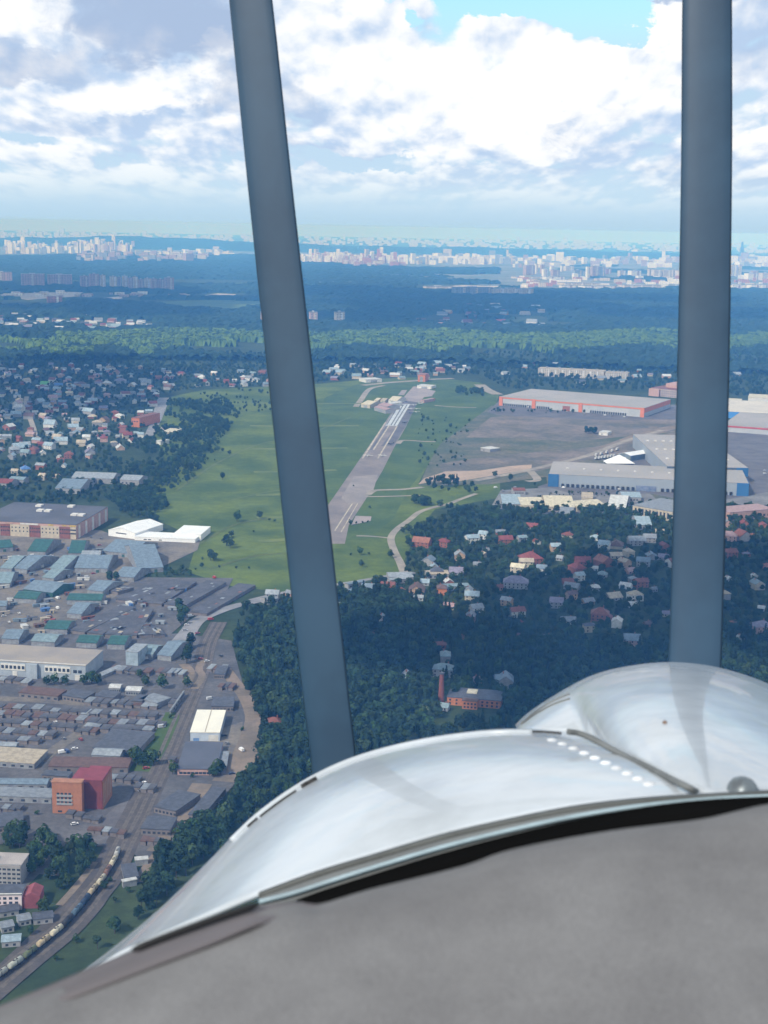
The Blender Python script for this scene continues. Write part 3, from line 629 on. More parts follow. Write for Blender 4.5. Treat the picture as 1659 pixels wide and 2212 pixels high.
# grey sheds of the works, bottom left
WS = [((596, 566), (880, 590), (1010, 470), 'dark grey', 'widest dark flat roofed shed among the works'), ((310, 686), (822, 694), (826, 632), 'brown', 'long brownish roofed shed behind the red tower'), ((-120, 645), (220, 668), (286, 580), 'beige', 'long beige roofed shed at the left edge of the works'),
      ((-120, 872), (330, 888), (345, 830), 'grey', 'long grey shed left of the orange office block'), ((-120, 795), (300, 800), (340, 765), 'blue grey', 'blue grey shed behind the long grey shed'), ((-60, 1080), (150, 1060), (300, 960), 'dark grey', 'dark roofed shed in front of the orange block'),
      ((990, 945), (1130, 975), (1205, 850), 'dark grey', 'dark shed between the railway and the sand track'), ((1212, 995), (1302, 1005), (1408, 822), 'dark grey', 'narrow dark shed by the wood edge'), ((905, 1085), (1095, 1095), (1120, 1015), 'dark grey', 'low dark shed beside the lower sand track'),
      ((270, 740), (440, 752), (450, 722), 'dark grey', 'small dark shed with a row of openings behind the orange block'), ((590, 610), (770, 618), (790, 572), 'silver', 'cluttered silver grey shed in the works yard'), ((1360, 300), (1500, 300), (1540, 240), 'dark grey', 'dark shed behind the cream roofed warehouse'),
      ((1375, 92), (1445, 94), (1460, 40), 'dark grey', 'small dark shed with a white canopy at the upper track'), ((700, 180), (770, 182), (780, 156), 'white', 'small white roofed kiosk below the ramp hall'), ((806, 196), (900, 200), (912, 172), 'white', 'wide white roofed kiosk below the ramp hall'),
      ((-60, 550), (100, 555), (112, 530), 'silver', 'pale silver shed on the left edge of the works'), ((1090, 330), (1180, 200), (1200, 180), 'grey', 'slim grey shed along the railway fence'), ((120, 210), (370, 235), (385, 190), 'brown', 'low brown workshop row below the factory'),
      ((400, 228), (540, 250), (555, 200), 'dark grey', 'low dark workshop below the factory trees'), ((610, 232), (730, 245), (745, 205), 'dark grey', 'low dark workshop right of the factory trees'), ((845, 265), (910, 270), (920, 225), 'dark grey', 'small dark workshop near the dry tree'), ((900, 250), (1010, 280), (1040, 230), 'grey', 'grey workshop by the railway grass')]
for a, b, c, col, lab in WS:
    t, rf, L, D, z = shed('works_shed', lab, 'shed', zq('C', a, b, c), None, roofm(col), gar_w if col in ('brown', 'dark grey') else gwall, 'sheds of the works', 'gable' if col in ('silver', 'white', 'blue grey') else 'flat', h=4.2)
    win_row(t, [L * (i + .4) / 6 for i in range(6)], 1.4, 2.8, min(2.4, L * .1), GLASS)
# small garages in long rows across the works
k = 0
for (x0, y0, x1, y1, n) in ((-40, 300, 620, 345, 11), (-40, 345, 600, 395, 11), (-40, 400, 480, 440, 9), (-40, 460, 340, 490, 7), (520, 345, 1000, 360, 8), (560, 400, 1060, 420, 8), (640, 445, 980, 450, 5), (-20, 120, 180, 150, 4), (-30, 510, 250, 520, 4), (540, 270, 1010, 300, 9), (480, 455, 620, 470, 3), (-30, 955, 130, 960, 4), (420, 985, 640, 1040, 4), (560, 1090, 800, 1120, 5), (1080, 640, 1130, 645, 1), (640, 750, 900, 780, 5), (860, 820, 990, 830, 3), (1300, 430, 1330, 435, 1), (1080, 290, 1160, 240, 2), (540, 430, 640, 430, 2), (1400, 170, 1500, 180, 3), (1330, 60, 1440, 66, 3), (1150, 1080, 1180, 1085, 1), (900, 1160, 1080, 1180, 4), (1000, 75, 1180, 90, 5), (700, 60, 960, 80, 6)):
    for i in range(n):
        f = (i + .5) / n; w = (x1 - x0) / n; cx, cy = x0 + (x1 - x0) * f, y0 + (y1 - y0) * f + rnd.uniform(-5, 5); k += 1
        a = (cx - w * .48, cy); b = (cx + w * rnd.uniform(.3, .46), cy + w * .07); c = (b[0] + rnd.uniform(8, 26), b[1] - rnd.uniform(20, 34))
        col = rnd.choice(['dark grey'] * 9 + ['grey', 'grey', 'brown', 'silver', 'brown'])
        shed('garage', f"small {col} roofed garage in the works rows", 'garage', zq('C', a, b, c), None, mat('tarred roof', (.1, .1, .1)) if col == 'dark grey' else roofm(col), gar_w, 'lock-up garages of the works', h=rnd.uniform(2.5, 3.4))
# bottom left houses
q = zq('D', (-160, 372), (170, 396), (186, 284)); b = zq('D', (-160, 520), (0, 0))[0]
t, rf, L, D, z = shed('apartment_block', 'grey concrete apartment block among the trees at the lower left', 'apartment block', zq('D', (-160, 352), (130, 364), (185, 285)), zq('D', (-160, 480), (0, 0))[0], mat('light roofing', (.42, .38, .36), (.34, .31, .3), .1), mat('grey panel', (.34, .335, .33), (.29, .285, .28), .3))
for s in range(4): win_row(t, [L * (.08 + .105 * i) for i in range(9)], z * (.12 + .22 * s), z * (.22 + .22 * s), 1.8, GLASS)
MB().box(L * .2, L * .4, D * .3, D * .6, z + .5, z + 2.5).obj('roof_hut', wallm('grey'), rf)
MB().box(-.2, L + .2, -.25, 0, z + .5, z + 1.2).obj('parapet', wallm('grey'), rf)
t, rf, L, D, z = shed('office_house', 'pale pink three storey house with dark roof by the railway', 'building', zq('D', (-160, 548), (138, 545), (165, 482)), zq('D', (-160, 650), (0, 0))[0], roofm('dark grey'), mat('pale pink render', (.66, .56, .56), (.6, .51, .52), .2))
for s in range(3): win_row(t, [L * (.1 + .125 * i) for i in range(7)], z * (.14 + .28 * s), z * (.30 + .28 * s), 1.7, GLASS)
MB().box(-.3, L + .3, -.5, .1, z + .5, z + .9).obj('cornice', wallm('white'), rf)
b = MB().gwall(0, 12, 0, 9, 0, z * .8, z * 1.05); b.v = [(L + .01 + y, x + D * .1, zz) for x, y, zz in b.v]; b.obj('wing', mat('dark red render', (.28, .08, .09)), t)
for (x0, x1, y0, y1, col, lab) in ((0, 120, 660, 640, 'dark grey', 'low dark roofed house below the pink house'), (10, 90, 760, 745, 'grey', 'grey roofed house at the lower left edge'), (120, 200, 715, 700, 'grey', 'small grey hut beside the low dark roofed house'), (215, 340, 705, 690, 'dark grey', 'dark hut by the railway trees'), (10, 130, 850, 840, 'pale blue', 'pale blue roofed hut at the lower left edge')):
    t, rf, L, D, z = shed('hut', lab, 'hut', zq('D', (x0, y0), (x1, y1), (x1 + 18, y1 - 45)), None, roofm(col), wallm('grey'), 'huts by the railway', 'gable', h=3.6)
    win_row(t, [L * .2, L * .6], 1.2, 2.4, 1.4, GLASS)
for (q_, lab) in ((((870, 325), (952, 318), (966, 298)), 'white roofed shed at the end of the sand track'), (((792, 465), (880, 448), (884, 432)), 'long white edged shed end beside the dark shed'), (((800, 440), (890, 430), (950, 335)), 'dark long shed beside the sand track near the train')):
    t, rf, L, D, z = shed('yard_shed', lab, 'shed', zq('D', *q_), None, roofm('dark grey' if lab.startswith('dark') else 'white'), gwall, 'sheds near the train', h=3.4)
    MB().box(L * .3, L * .6, -.1, -.01, 0, 2.6).obj('door', mat('grey door', (.3, .3, .3)), t)

# ------------------------------------------------------------------ train of tank wagons
TR = [at(*p) for p in Z('J', (1530, 240), (1480, 370), (1410, 490), (1330, 620), (1180, 800), (1060, 960), (920, 1120), (780, 1265), (560, 1445), (300, 1655), (0, 1870), (-160, 1975))]
TRS = spline(TR, 24)
TC = [('pale grey', (.5, .5, .48)), ('bright blue', (.06, .27, .50)), ('cream', (.70, .63, .47)), ('cream and rust', (.55, .40, .28)), ('rust brown', (.24, .13, .09)), ('grey white', (.52, .52, .48)), ('pale cream', (.64, .58, .43)), ('tan', (.55, .45, .30)),
      ('dark teal', (.05, .11, .13)), ('dark blue', (.03, .06, .12)), ('blue grey', (.10, .17, .24)), ('mid blue', (.06, .22, .42)), ('black', (.04, .04, .045)), ('clean cream white', (.78, .73, .60)), ('ivory', (.74, .68, .52)), ('grimy black', (.05, .05, .05)), ('sand', (.58, .47, .30)), ('light tan', (.64, .52, .34)), ('mossy green', (.16, .19, .10)), ('pale grey green', (.42, .46, .38)), ('silver green', (.46, .50, .42)), ('light silver', (.50, .53, .46)), ('dull silver', (.42, .45, .38)), ('weathered silver', (.5, .5, .44))]
frm = mat('wagon frame', (.045, .04, .04), None, .5, .7)
def wagon_parts():
    t = MB(); pts = [(-4.6, 0, 2.45), (-4.5, 0, 2.45), (-4.2, 0, 2.45), (4.2, 0, 2.45), (4.5, 0, 2.45), (4.6, 0, 2.45)]
    t.tube(pts, [.4, 1.1, 1.42, 1.42, 1.1, .4], 16)
    d = MB(); d.tube([(0, 0, 3.8), (0, 0, 4.25)], [.55, .5], 12, up=Vector((1, 0, 0)))
    f = MB(); f.box(-5.2, 5.2, -1.2, 1.2, .85, 1.08); f.box(-5.3, -5.0, -1.4, 1.4, .7, 1.15); f.box(5.0, 5.3, -1.4, 1.4, .7, 1.15)
    w = MB(); w.tube([(0, -1.0, .48), (0, 1.0, .48)], .46, 12)
    l = MB(); l.box(-.25, .25, 1.45, 1.52, 1.1, 3.9); l.box(-1.6, 1.6, -.5, .5, 3.86, 3.92)
    return t.mesh('tank'), d.mesh('dome'), f.mesh('underframe'), w.mesh('wheel_set'), l.mesh('walkway')
WP = wagon_parts()
for o_ in WP[2:]: o_.materials.append(frm)
for o_ in WP[0:1]: o_.polygons.foreach_set('use_smooth', [True] * len(o_.polygons))
d = 0.0; last = TRS[0]; pos = []; nxt = 5.5
for p in TRS[1:]:
    seg = (p - last).length
    while d + seg >= nxt:
        f = (nxt - d) / seg; pos.append((last.lerp(p, f), (p - last).normalized())); nxt += 11.3
    d += seg; last = p
TJ = [(1522, 262), (1490, 365), (1440, 440), (1410, 495), (1375, 560), (1330, 610), (1270, 690), (1190, 790), (1140, 850), (1080, 930), (1030, 1000), (920, 1115), (840, 1190), (770, 1270), (700, 1330), (600, 1410), (545, 1460), (480, 1510), (380, 1570), (280, 1640), (220, 1690), (150, 1750), (80, 1800), (-40, 1880)]
TCP = [at(*p) for p in Z('J', *TJ)]
seen_c = {}
for i, (p, dr) in enumerate(pos[:24]):
    k_ = min(range(len(TC)), key=lambda q: (TCP[q] - p).length + (200 if q in seen_c else 0)); seen_c[k_] = 1
    nm, c = TC[k_]
    t = thing('tank_wagon', f"{nm} railway tank wagon in the long freight train", 'tank wagon', (p.x, p.y, LAYER[0] + .08), math.atan2(dr.y, dr.x), 'tank wagons of the freight train')
    m_ = mat('tank ' + nm, c, tuple(v * .6 for v in c), .35, .6, .4, detail=6, fine=.2)
    o = link('tank', WP[0].copy(), t); o.data.materials.append(m_)
    dm = link('dome', WP[1].copy(), o); dm.data.materials.append(m_)
    link('underframe', WP[2], t); link('walkway', WP[4], t)
    for x in (-4.0, -2.4, 2.4, 4.0): w = link('wheel_set', WP[3], t); w.location = (x, 0, 0)

# ------------------------------------------------------------------ large buildings, right
roofg = mat('pale grey roofing', (.36, .34, .33), (.31, .30, .29), .01, .85, detail=7); wallg = mat('pale grey cladding', (.42, .44, .46), (.37, .39, .41), .05, .7)
OT = mat('orange trim', (.62, .20, .10), (.55, .18, .09), .1, .7)
q = zq('G', (112, 212), (948, 278), (1238, 238)); b = zq('G', (112, 262), (0, 0))[0]
t, rf, L, D, z = shed('logistics_hall', 'long grey logistics hall with orange corner columns and orange roof edge', 'warehouse', q, b, roofg, wallg)
MB().box(-.6, L + .6, -.5, -.004, z * .84, z * .99).obj('roof_trim', OT, t); MB().box(L + .004, L + .6, -.5, D, z * .5, z * .99).obj('roof_trim', OT, t)
for f in (0.0, .235, .56, .975): MB().box(L * f, L * f + L * .025, -1.6, -.51, 0, z * 1.04).obj('corner_column', OT, t)
for a, n in ((.03, 14), (.27, 6), (.64, 16)):
    for i in range(n): MB().box(L * a + i * L * .0155, L * a + i * L * .0155 + L * .009, -.9, -.01, .6, z * .3).obj('dock_door', mat('dark dock', (.035, .035, .04)), t)
MB().box(L * .45, L * .50, -.6, -.01, .2, z * .55).obj('office_front', wallm('brick'), t)
q = zq('G', (1400, 372), (2050, 418), (2240, 350)); b = zq('G', (1400, 412), (0, 0))[0]
t, rf, L, D, z = shed('logistics_hall', 'pale grey hall with a red band and red corner at the right edge', 'warehouse', q, b, roofg, wallg)
RT = mat('red trim', (.5, .10, .09), None, .1, .7)
MB().box(-.5, L, -.5, -.004, z * .68, z * .92).obj('red_band', RT, t); MB().box(-.8, L * .02, -1.1, -.51, 0, z).obj('corner_column', RT, t)
q = zq('G', (1330, 292), (2000, 325), (2100, 262)); b = zq('G', (1330, 330), (0, 0))[0]
t, rf, L, D, z = shed('logistics_hall', 'hall with cream roof and bright blue front behind the red banded hall', 'warehouse', q, b, mat('cream roofing', (.58, .54, .47), (.5, .47, .42), .02), mat('bright blue cladding', (.07, .24, .62), (.10, .30, .62), .03))
# grey and blue distribution centre
q = zq('G', (398, 657), (1546, 712), (1600, 640)); b = zq('G', (398, 728), (0, 0))[0]
t, rf, L, D, z = shed('distribution_centre', 'huge grey distribution centre with blue corner blocks and a row of dock doors', 'warehouse', q, b, roofg, mat('grey blue cladding', (.30, .34, .39), (.27, .31, .355), .02, .7))
BC = mat('blue corner cladding', (.035, .13, .30), (.03, .115, .27), .05, .7)
MB().box(-1, L * .05, -1.2, -.004, 0, z * 1.02).obj('corner_block', BC, t); MB().box(L * .945, L + 1, -1.2, -.004, 0, z * 1.02).obj('corner_block', BC, t); MB().box(L + .004, L + 1.2, 0, D * .35, 0, z * 1.02).obj('corner_block', BC, t)
MB().box(L * .445, L * .545, -1.0, -.004, .1, z * .42).obj('office_front', mat('office blue', (.10, .14, .24), (.2, .24, .33), .25), t)
for i in range(15): MB().box(L * (.065 + i * .0255), L * (.065 + i * .0255) + L * .014, -1.6, -.01, .5, z * .28).obj('dock_door', mat('dark dock', (.03, .03, .04)), t)
for i in range(14): MB().box(L * (.57 + i * .0262), L * (.57 + i * .0262) + L * .014, -1.6, -.01, .5, z * .28).obj('dock_door', mat('dark dock', (.03, .03, .04)), t)
for i in range(10): MB().box(L * (.08 + .088 * i), L * (.08 + .088 * i) + 3, D * .45, D * .45 + 3, z + .5, z + 1.8).obj('roof_vent', wallm('white'), rf)
q = zq('G', (1080, 612), (1542, 622), (1690, 446)); b = zq('G', (1080, 660), (0, 0))[0]
t, rf, L, D, z = shed('distribution_centre', 'rear wing of the grey distribution centre with pale roof and dark blue corner', 'warehouse', q, None, roofg, mat('grey blue cladding', (.3, .3, .4)), h=21)
MB().box(-.5, L + .5, -.6, -.004, z * .8, z * .98).obj('roof_edge', mat('slate trim', (.09, .12, .16)), t); MB().box(L * .86, L + 1, -1.2, -.61, z * .4, z).obj('corner_block', BC, t)
for i in range(8):
    for j in range(3): MB().box(L * (.08 + .11 * i), L * (.08 + .11 * i) + 4, D * (.2 + .28 * j), D * (.2 + .28 * j) + 4, z + .5, z + 2).obj('roof_vent', wallm('white'), rf)
# white tent and pitched white house in the depot yard, parked trailers
q = zq('G', (793, 548), (925, 568), (968, 528)); b = zq('G', (795, 580), (0, 0))[0]
t, rf, L, D, z = shed('storage_hall', 'steep white roofed hall with dark gable in the depot yard', 'hall', zq('G', (795, 540), (868, 552), (935, 520)), zq('G', (795, 572), (0, 0))[0], WHITE, mat('shaded gable wall', (.18, .22, .25)), kind='gable_y')  # shade on the white front gable put into the grey wall colour
MB().box(L * .35, L * .65, -.1, -.01, 0, z * .6).obj('gate', wallm('white'), t)
p = at(*zq('G', (800, 600), (0, 0))[0]); t = thing('tent', 'white peaked tent in front of the steep white hall', 'tent', (p.x, p.y, 0), .1)
MB().add([(-22, -12, 3), (22, -12, 3), (22, 12, 3), (-22, 12, 3), (0, 0, 15)], [(0, 1, 4), (1, 2, 4), (2, 3, 4), (3, 0, 4), (3, 2, 1, 0)]).obj('canopy', WHITE, t)
for x, y in ((-21, -11), (21, -11), (21, 11), (-21, 11)): MB().tube([(x, y, 0), (x, y, 3.2)], .25, 6).obj('pole', wallm('white'), t)
def truck(px, py, rz, lab, col='white', trailer=True):
    p = at(px, py); t = thing('truck', lab, 'truck', (p.x, p.y, LAYER[0]), rz, 'trucks and trailers in the depot yard')
    MB().box(-6.8, 4.2, -1.3, 1.3, 1.2, 4.1).obj('box_body', roofm(col), t); MB().box(4.5, 6.8, -1.25, 1.25, .8, 3.4).obj('cab', wallm('white'), t)
    MB().box(-6.6, 6.6, -.9, .9, .75, 1.18).obj('chassis', frm, t)
    for x in (-5.6, -4.3, 3.2, 5.6): MB().tube([(x, -1.25, .52), (x, 1.25, .52)], .52, 10).obj('wheel', DARK, t)
k = 0
for (x0, y0, x1, y1, n) in ((668, 574, 772, 560, 7), (668, 556, 790, 522, 5), (895, 496, 1000, 500, 5), (930, 520, 1000, 506, 5)):
    for i in range(n):
        k += 1; f = i / max(1, n - 1)
        truck(*zq('G', (x0 + (x1 - x0) * f, y0 + (y1 - y0) * f), (0, 0))[0], 1.2 + .05 * (k % 3), ('white box truck in the row left of the tent' if x0 < 800 else 'white box truck right of the steep white hall'))
# cream sheds, beige building and pinkish buildings under the distribution centre
for q_, col, lab in ((((240, 838), (372, 838), (392, 795)), 'cream', 'low cream roofed shed at the left end of the works row'), (((380, 845), (545, 848), (640, 792)), 'cream', 'wide cream roofed hall left of centre in the works row'), (((560, 848), (720, 835), (760, 795)), 'cream', 'cream roofed hall with patched roof in the works row'),
                     (((735, 845), (838, 852), (915, 795)), 'white', 'white roofed hall at the right end of the works row'), (((130, 828), (240, 830), (300, 782)), 'pale blue', 'pale blue roofed hall behind the works trees'), (((820, 790), (930, 792), (935, 765)), 'pale blue', 'pale blue shed below the blue office front'),
                     (((455, 885), (530, 890), (555, 855)), 'grey', 'small grey shed in front of the cream halls'), (((195, 752), (262, 752), (268, 738)), 'rust', 'low rust coloured container shed beside the depot'), (((585, 792), (650, 795), (660, 768)), 'beige', 'beige shed under the dock doors'), (((905, 950), (990, 952), (1002, 905)), 'pale blue', 'bright pale blue roofed shed at the edge of the houses')):
    t, rf, L, D, z = shed('works_hall', lab, 'hall', zq('G', *q_), None, roofm(col), wallm('cream' if col in ('cream', 'beige') else 'grey'), 'halls below the distribution centre', 'gable', h=6.0)
    win_row(t, [L * (.1 + .16 * i) for i in range(5)], 1.5, 3.5, L * .08, GLASS)
q = zq('G', (880, 838), (1110, 876), (1300, 838)); b = zq('G', (880, 892), (0, 0))[0]
t, rf, L, D, z = shed('office_building', 'beige columned office building under the distribution centre', 'building', q, b, roofm('grey'), wallm('cream'))
for i in range(11): MB().box(L * (.02 + .09 * i), L * (.02 + .09 * i) + L * .04, -.8, -.01, 0, z * .95).obj('column', BE, t)
for i in range(10): MB().box(L * (.065 + .09 * i), L * (.065 + .09 * i) + L * .04, -.2, -.01, z * .2, z * .8).obj('window', GLASS, t)
q = zq('G', (1270, 858), (1428, 836), (1432, 820)); t, rf, L, D, z = shed('workshop', 'long pinkish workshop with white roof edge', 'building', zq('G', (1262, 868), (1430, 858), (1440, 832)), None, roofm('pink'), wallm('pink'), h=9)
win_row(t, [L * (.04 + .1 * i) for i in range(9)], 2, 5, L * .05, GLASS)
t, rf, L, D, z = shed('workshop', 'long pinkish workshop reaching the right picture edge', 'building', zq('G', (1440, 880), (1700, 858), (1712, 820)), None, roofm('pink'), wallm('pink'), h=10)
win_row(t, [L * (.04 + .1 * i) for i in range(9)], 2, 5, L * .05, GLASS)
# beige apartment blocks and reddish building behind the orange hall
apt = facade('beige apartment wall', (.50, .46, .40), (.16, .17, .19), 5.2, 4.2)
for (a, b_, c, base, lab) in (((335, 48), (715, 66), (722, 58), (335, 92), 'very long beige apartment block behind the orange trimmed hall'), ((722, 72), (852, 78), (860, 70), (722, 112), 'short beige apartment block beside the very long one')):
    t, rf, L, D, z = shed('apartment_block', lab, 'apartment block', zq('G', a, b_, c), zq('G', base, (0, 0))[0], roofm('beige'), apt)
    for i in range(9): MB().box(L * (.05 + .105 * i), L * (.05 + .105 * i) + L * .02, -1.2, -.01, z * .1, z * .95).obj('balcony_stack', wallm('white'), t)
    for i in range(5): MB().box(L * (.1 + .19 * i), L * (.1 + .19 * i) + 6, D * .3, D * .3 + 5, z + .5, z + 4).obj('roof_hut', wallm('grey'), rf)
q = zq('G', (985, 160), (1180, 178), (1196, 132)); t, rf, L, D, z = shed('office_building', 'reddish roofed office building with pale stepped front behind the hall', 'building', q, zq('G', (985, 205), (0, 0))[0], roofm('rust'), facade('pale office wall', (.42, .34, .32), (.14, .14, .17), 5, 5))
MB().box(-2, L * .28, -6, -.004, 0, z * .92).obj('front_wing', wallm('pink'), t); MB().box(L * .25, L * .75, D * .2, D * .7, z + .5, z + 9).obj('upper_storey', wallm('pink'), rf)
t, rf, L, D, z = shed('long_shed', 'long cream shed among dark trees behind the halls', 'shed', zq('G', (1145, 218), (1500, 238), (1510, 225)), None, roofm('cream'), wallm('cream'), h=8)
win_row(t, [L * (.04 + .1 * i) for i in range(9)], 2, 5, L * .05, GLASS)
t, rf, L, D, z = shed('long_shed', 'pale long shed at the right edge behind the halls', 'shed', zq('G', (1545, 215), (1800, 228), (1800, 208)), None, roofm('cream'), wallm('white'), h=12)
win_row(t, [L * (.04 + .1 * i) for i in range(9)], 2, 5, L * .05, GLASS)

# ------------------------------------------------------------------ airfield buildings and parked aircraft
for q_, col, wl, kind, h_, lab in ((((690, 285), (748, 292), (752, 270)), 'cream', 'cream', 'gable', 7, 'cream hangar at the end of the perimeter path'), (((775, 305), (850, 326), (862, 310)), 'pink', 'grey', 'gable', 7, 'long pink roofed hangar nearest to the runway'),
                                   (((800, 290), (860, 304), (885, 286)), 'pink', 'grey', 'gable', 7, 'pink roofed hangar behind the long one'), (((845, 282), (880, 286), (900, 268)), 'white', 'white', 'gable_y', 7, 'white round roofed hangar beside the apron'), (((868, 262), (925, 266), (934, 246)), 'cream', 'white', 'gable', 6, 'cream low hangar beside the apron pad'),
                                   (((775, 262), (800, 264), (806, 252)), 'cream', 'cream', 'gable', 5, 'small cream hut behind the pink hangars'), (((815, 264), (845, 266), (850, 254)), 'beige', 'cream', 'gable', 5, 'small beige hut behind the pink hangars'), (((1055, 166), (1148, 172), (1152, 162)), 'white', 'white', 'flat', 6, 'long thin white building at the far edge of the apron'),
                                   (((722, 128), (826, 124), (832, 112)), 'white', 'white', 'flat', 7, 'long white building beyond the airfield grass'), (((1060, 96), (1108, 98), (1114, 86)), 'orange', 'orange', 'flat', 16, 'orange red building beyond the far end of the airfield'), (((1078, 262), (1100, 264), (1106, 244)), 'pink', 'pink', 'flat', 5, 'small pinkish building at the apron side')):
    t, rf, L, D, z = shed('airfield_building', lab, 'building', zq('E', *q_), None, roofm(col), wallm(wl), 'buildings of the airfield', kind, h=h_)
    MB().box(L * .3, L * .7, -.12, -.01, 0, z * .75).obj('hangar_door', mat('grey door', (.3, .3, .3)), t)
def plane(px, py, rz, lab, col='white'):
    p = at(px, py); t = thing('parked_aircraft', lab, 'aircraft', (p.x, p.y, LAYER[0]), rz, 'light aircraft parked beside the runway')
    MB().tube([(-6, 0, 1.6), (-4, 0, 1.6), (0, 0, 1.7), (3, 0, 1.7), (4.2, 0, 1.5)], [.2, .5, .95, .9, .3], 10).obj('fuselage', roofm(col), t, True)
    MB().box(-.4, 1.5, -8, 8, 2.5, 2.75).obj('wing', roofm(col), t); MB().box(-6, -4.9, -2.6, 2.6, 1.9, 2.05).obj('tailplane', roofm(col), t); MB().box(-6.2, -4.9, -.1, .1, 1.9, 4).obj('tail_fin', roofm(col), t)
    for x, y in ((3, 0), (-.3, 1.3), (-.3, -1.3)): MB().tube([(x, y - .1, .35), (x, y + .1, .35)], .35, 8).obj('wheel', DARK, t)
for i, (x, y, c) in enumerate(((1052, 325, 'white'), (1047, 345, 'white'), (1010, 350, 'dark grey'), (1006, 325, 'white'), (970, 412, 'dark grey'), (880, 552, 'dark grey'), (1075, 290, 'white'), (830, 632, 'white'), (735, 632, 'white'), (1030, 300, 'white'))):
    plane(*zq('E', (x, y), (0, 0))[0], 1.3 + i * .4, ['white light aircraft at the right edge of the far runway, nearer of two', 'white light aircraft at the right edge of the far runway, behind its neighbour', 'dark light aircraft in the row beside the pale concrete', 'white light aircraft in the row beside the pale concrete', 'dark light aircraft alone beside the runway lines', 'dark light aircraft nearest on the runway, by the side path', 'white light aircraft beside the pinkish building', 'white light aircraft on the right of the runway threshold', 'white light aircraft on the left of the runway threshold', 'white light aircraft between the apron and the runway'][i], c)
t, rf, L, D, z = shed('storage_hut', 'small white hut standing alone in the earth field', 'hut', zq('G', (4, 505), (58, 515), (62, 498)), None, roofm('white'), wallm('grey'), h=5); win_row(t, [L * .3], 1, 3, 2, GLASS)
t, rf, L, D, z = shed('storage_hut', 'low white shed beside the bush in the bare field', 'hut', zq('G', (685, 416), (735, 420), (740, 408)), None, roofm('white'), wallm('white'), h=5); win_row(t, [L * .3], 1, 3, 2, GLASS)
t, rf, L, D, z = shed('trading_hall', 'cream storage yard hall beside the village road', 'hall', zq('L', (1490, 525), (1600, 530), (1650, 495)), None, roofm('cream'), wallm('cream'), h=6); win_row(t, [L * (.1 + .2 * i) for i in range(4)], 1, 3, 3, wallm('blue'))
t, rf, L, D, z = shed('trading_hall', 'small bright white hall at the meadow edge below the cream yard', 'hall', zq('L', (1480, 612), (1560, 598), (1585, 580)), None, roofm('white'), wallm('white'), h=6); win_row(t, [L * .3], 0, 3, 3, wallm('blue'))
for q_, lab, col in ((((660, 945), (1040, 958), (1060, 910)), 'long pale silver roofed hall beyond the shrubs', 'silver'), (((1105, 962), (1280, 972), (1285, 930)), 'shorter pale silver roofed hall beside the long one', 'silver'), (((510, 1040), (740, 1050), (745, 970)), 'big blue grey hall front behind the hedge', 'blue grey'), (((-80, 992), (90, 1000), (150, 965)), 'red roofed hall on the left edge behind the hedge', 'red'), (((80, 962), (215, 968), (225, 942)), 'pale teal roofed hall beside the blue roofed house', 'teal')):
    t, rf, L, D, z = shed('village_hall', lab, 'hall', zq('L', *q_), None, roofm(col), wallm('grey'), 'halls at the village edge', 'gable', h=7); win_row(t, [L * (.1 + .2 * i) for i in range(4)], 1.5, 3.5, 2.5, GLASS)
t, rf, L, D, z = shed('village_hall', 'tall brick block with orange bands in the village', 'building', zq('L', (1212, 395), (1285, 400), (1292, 340)), None, roofm('rust'), wallm('orange'), 'halls at the village edge', h=16); win_row(t, [L * (.1 + .2 * i) for i in range(4)], 9, 11, 2, GLASS)
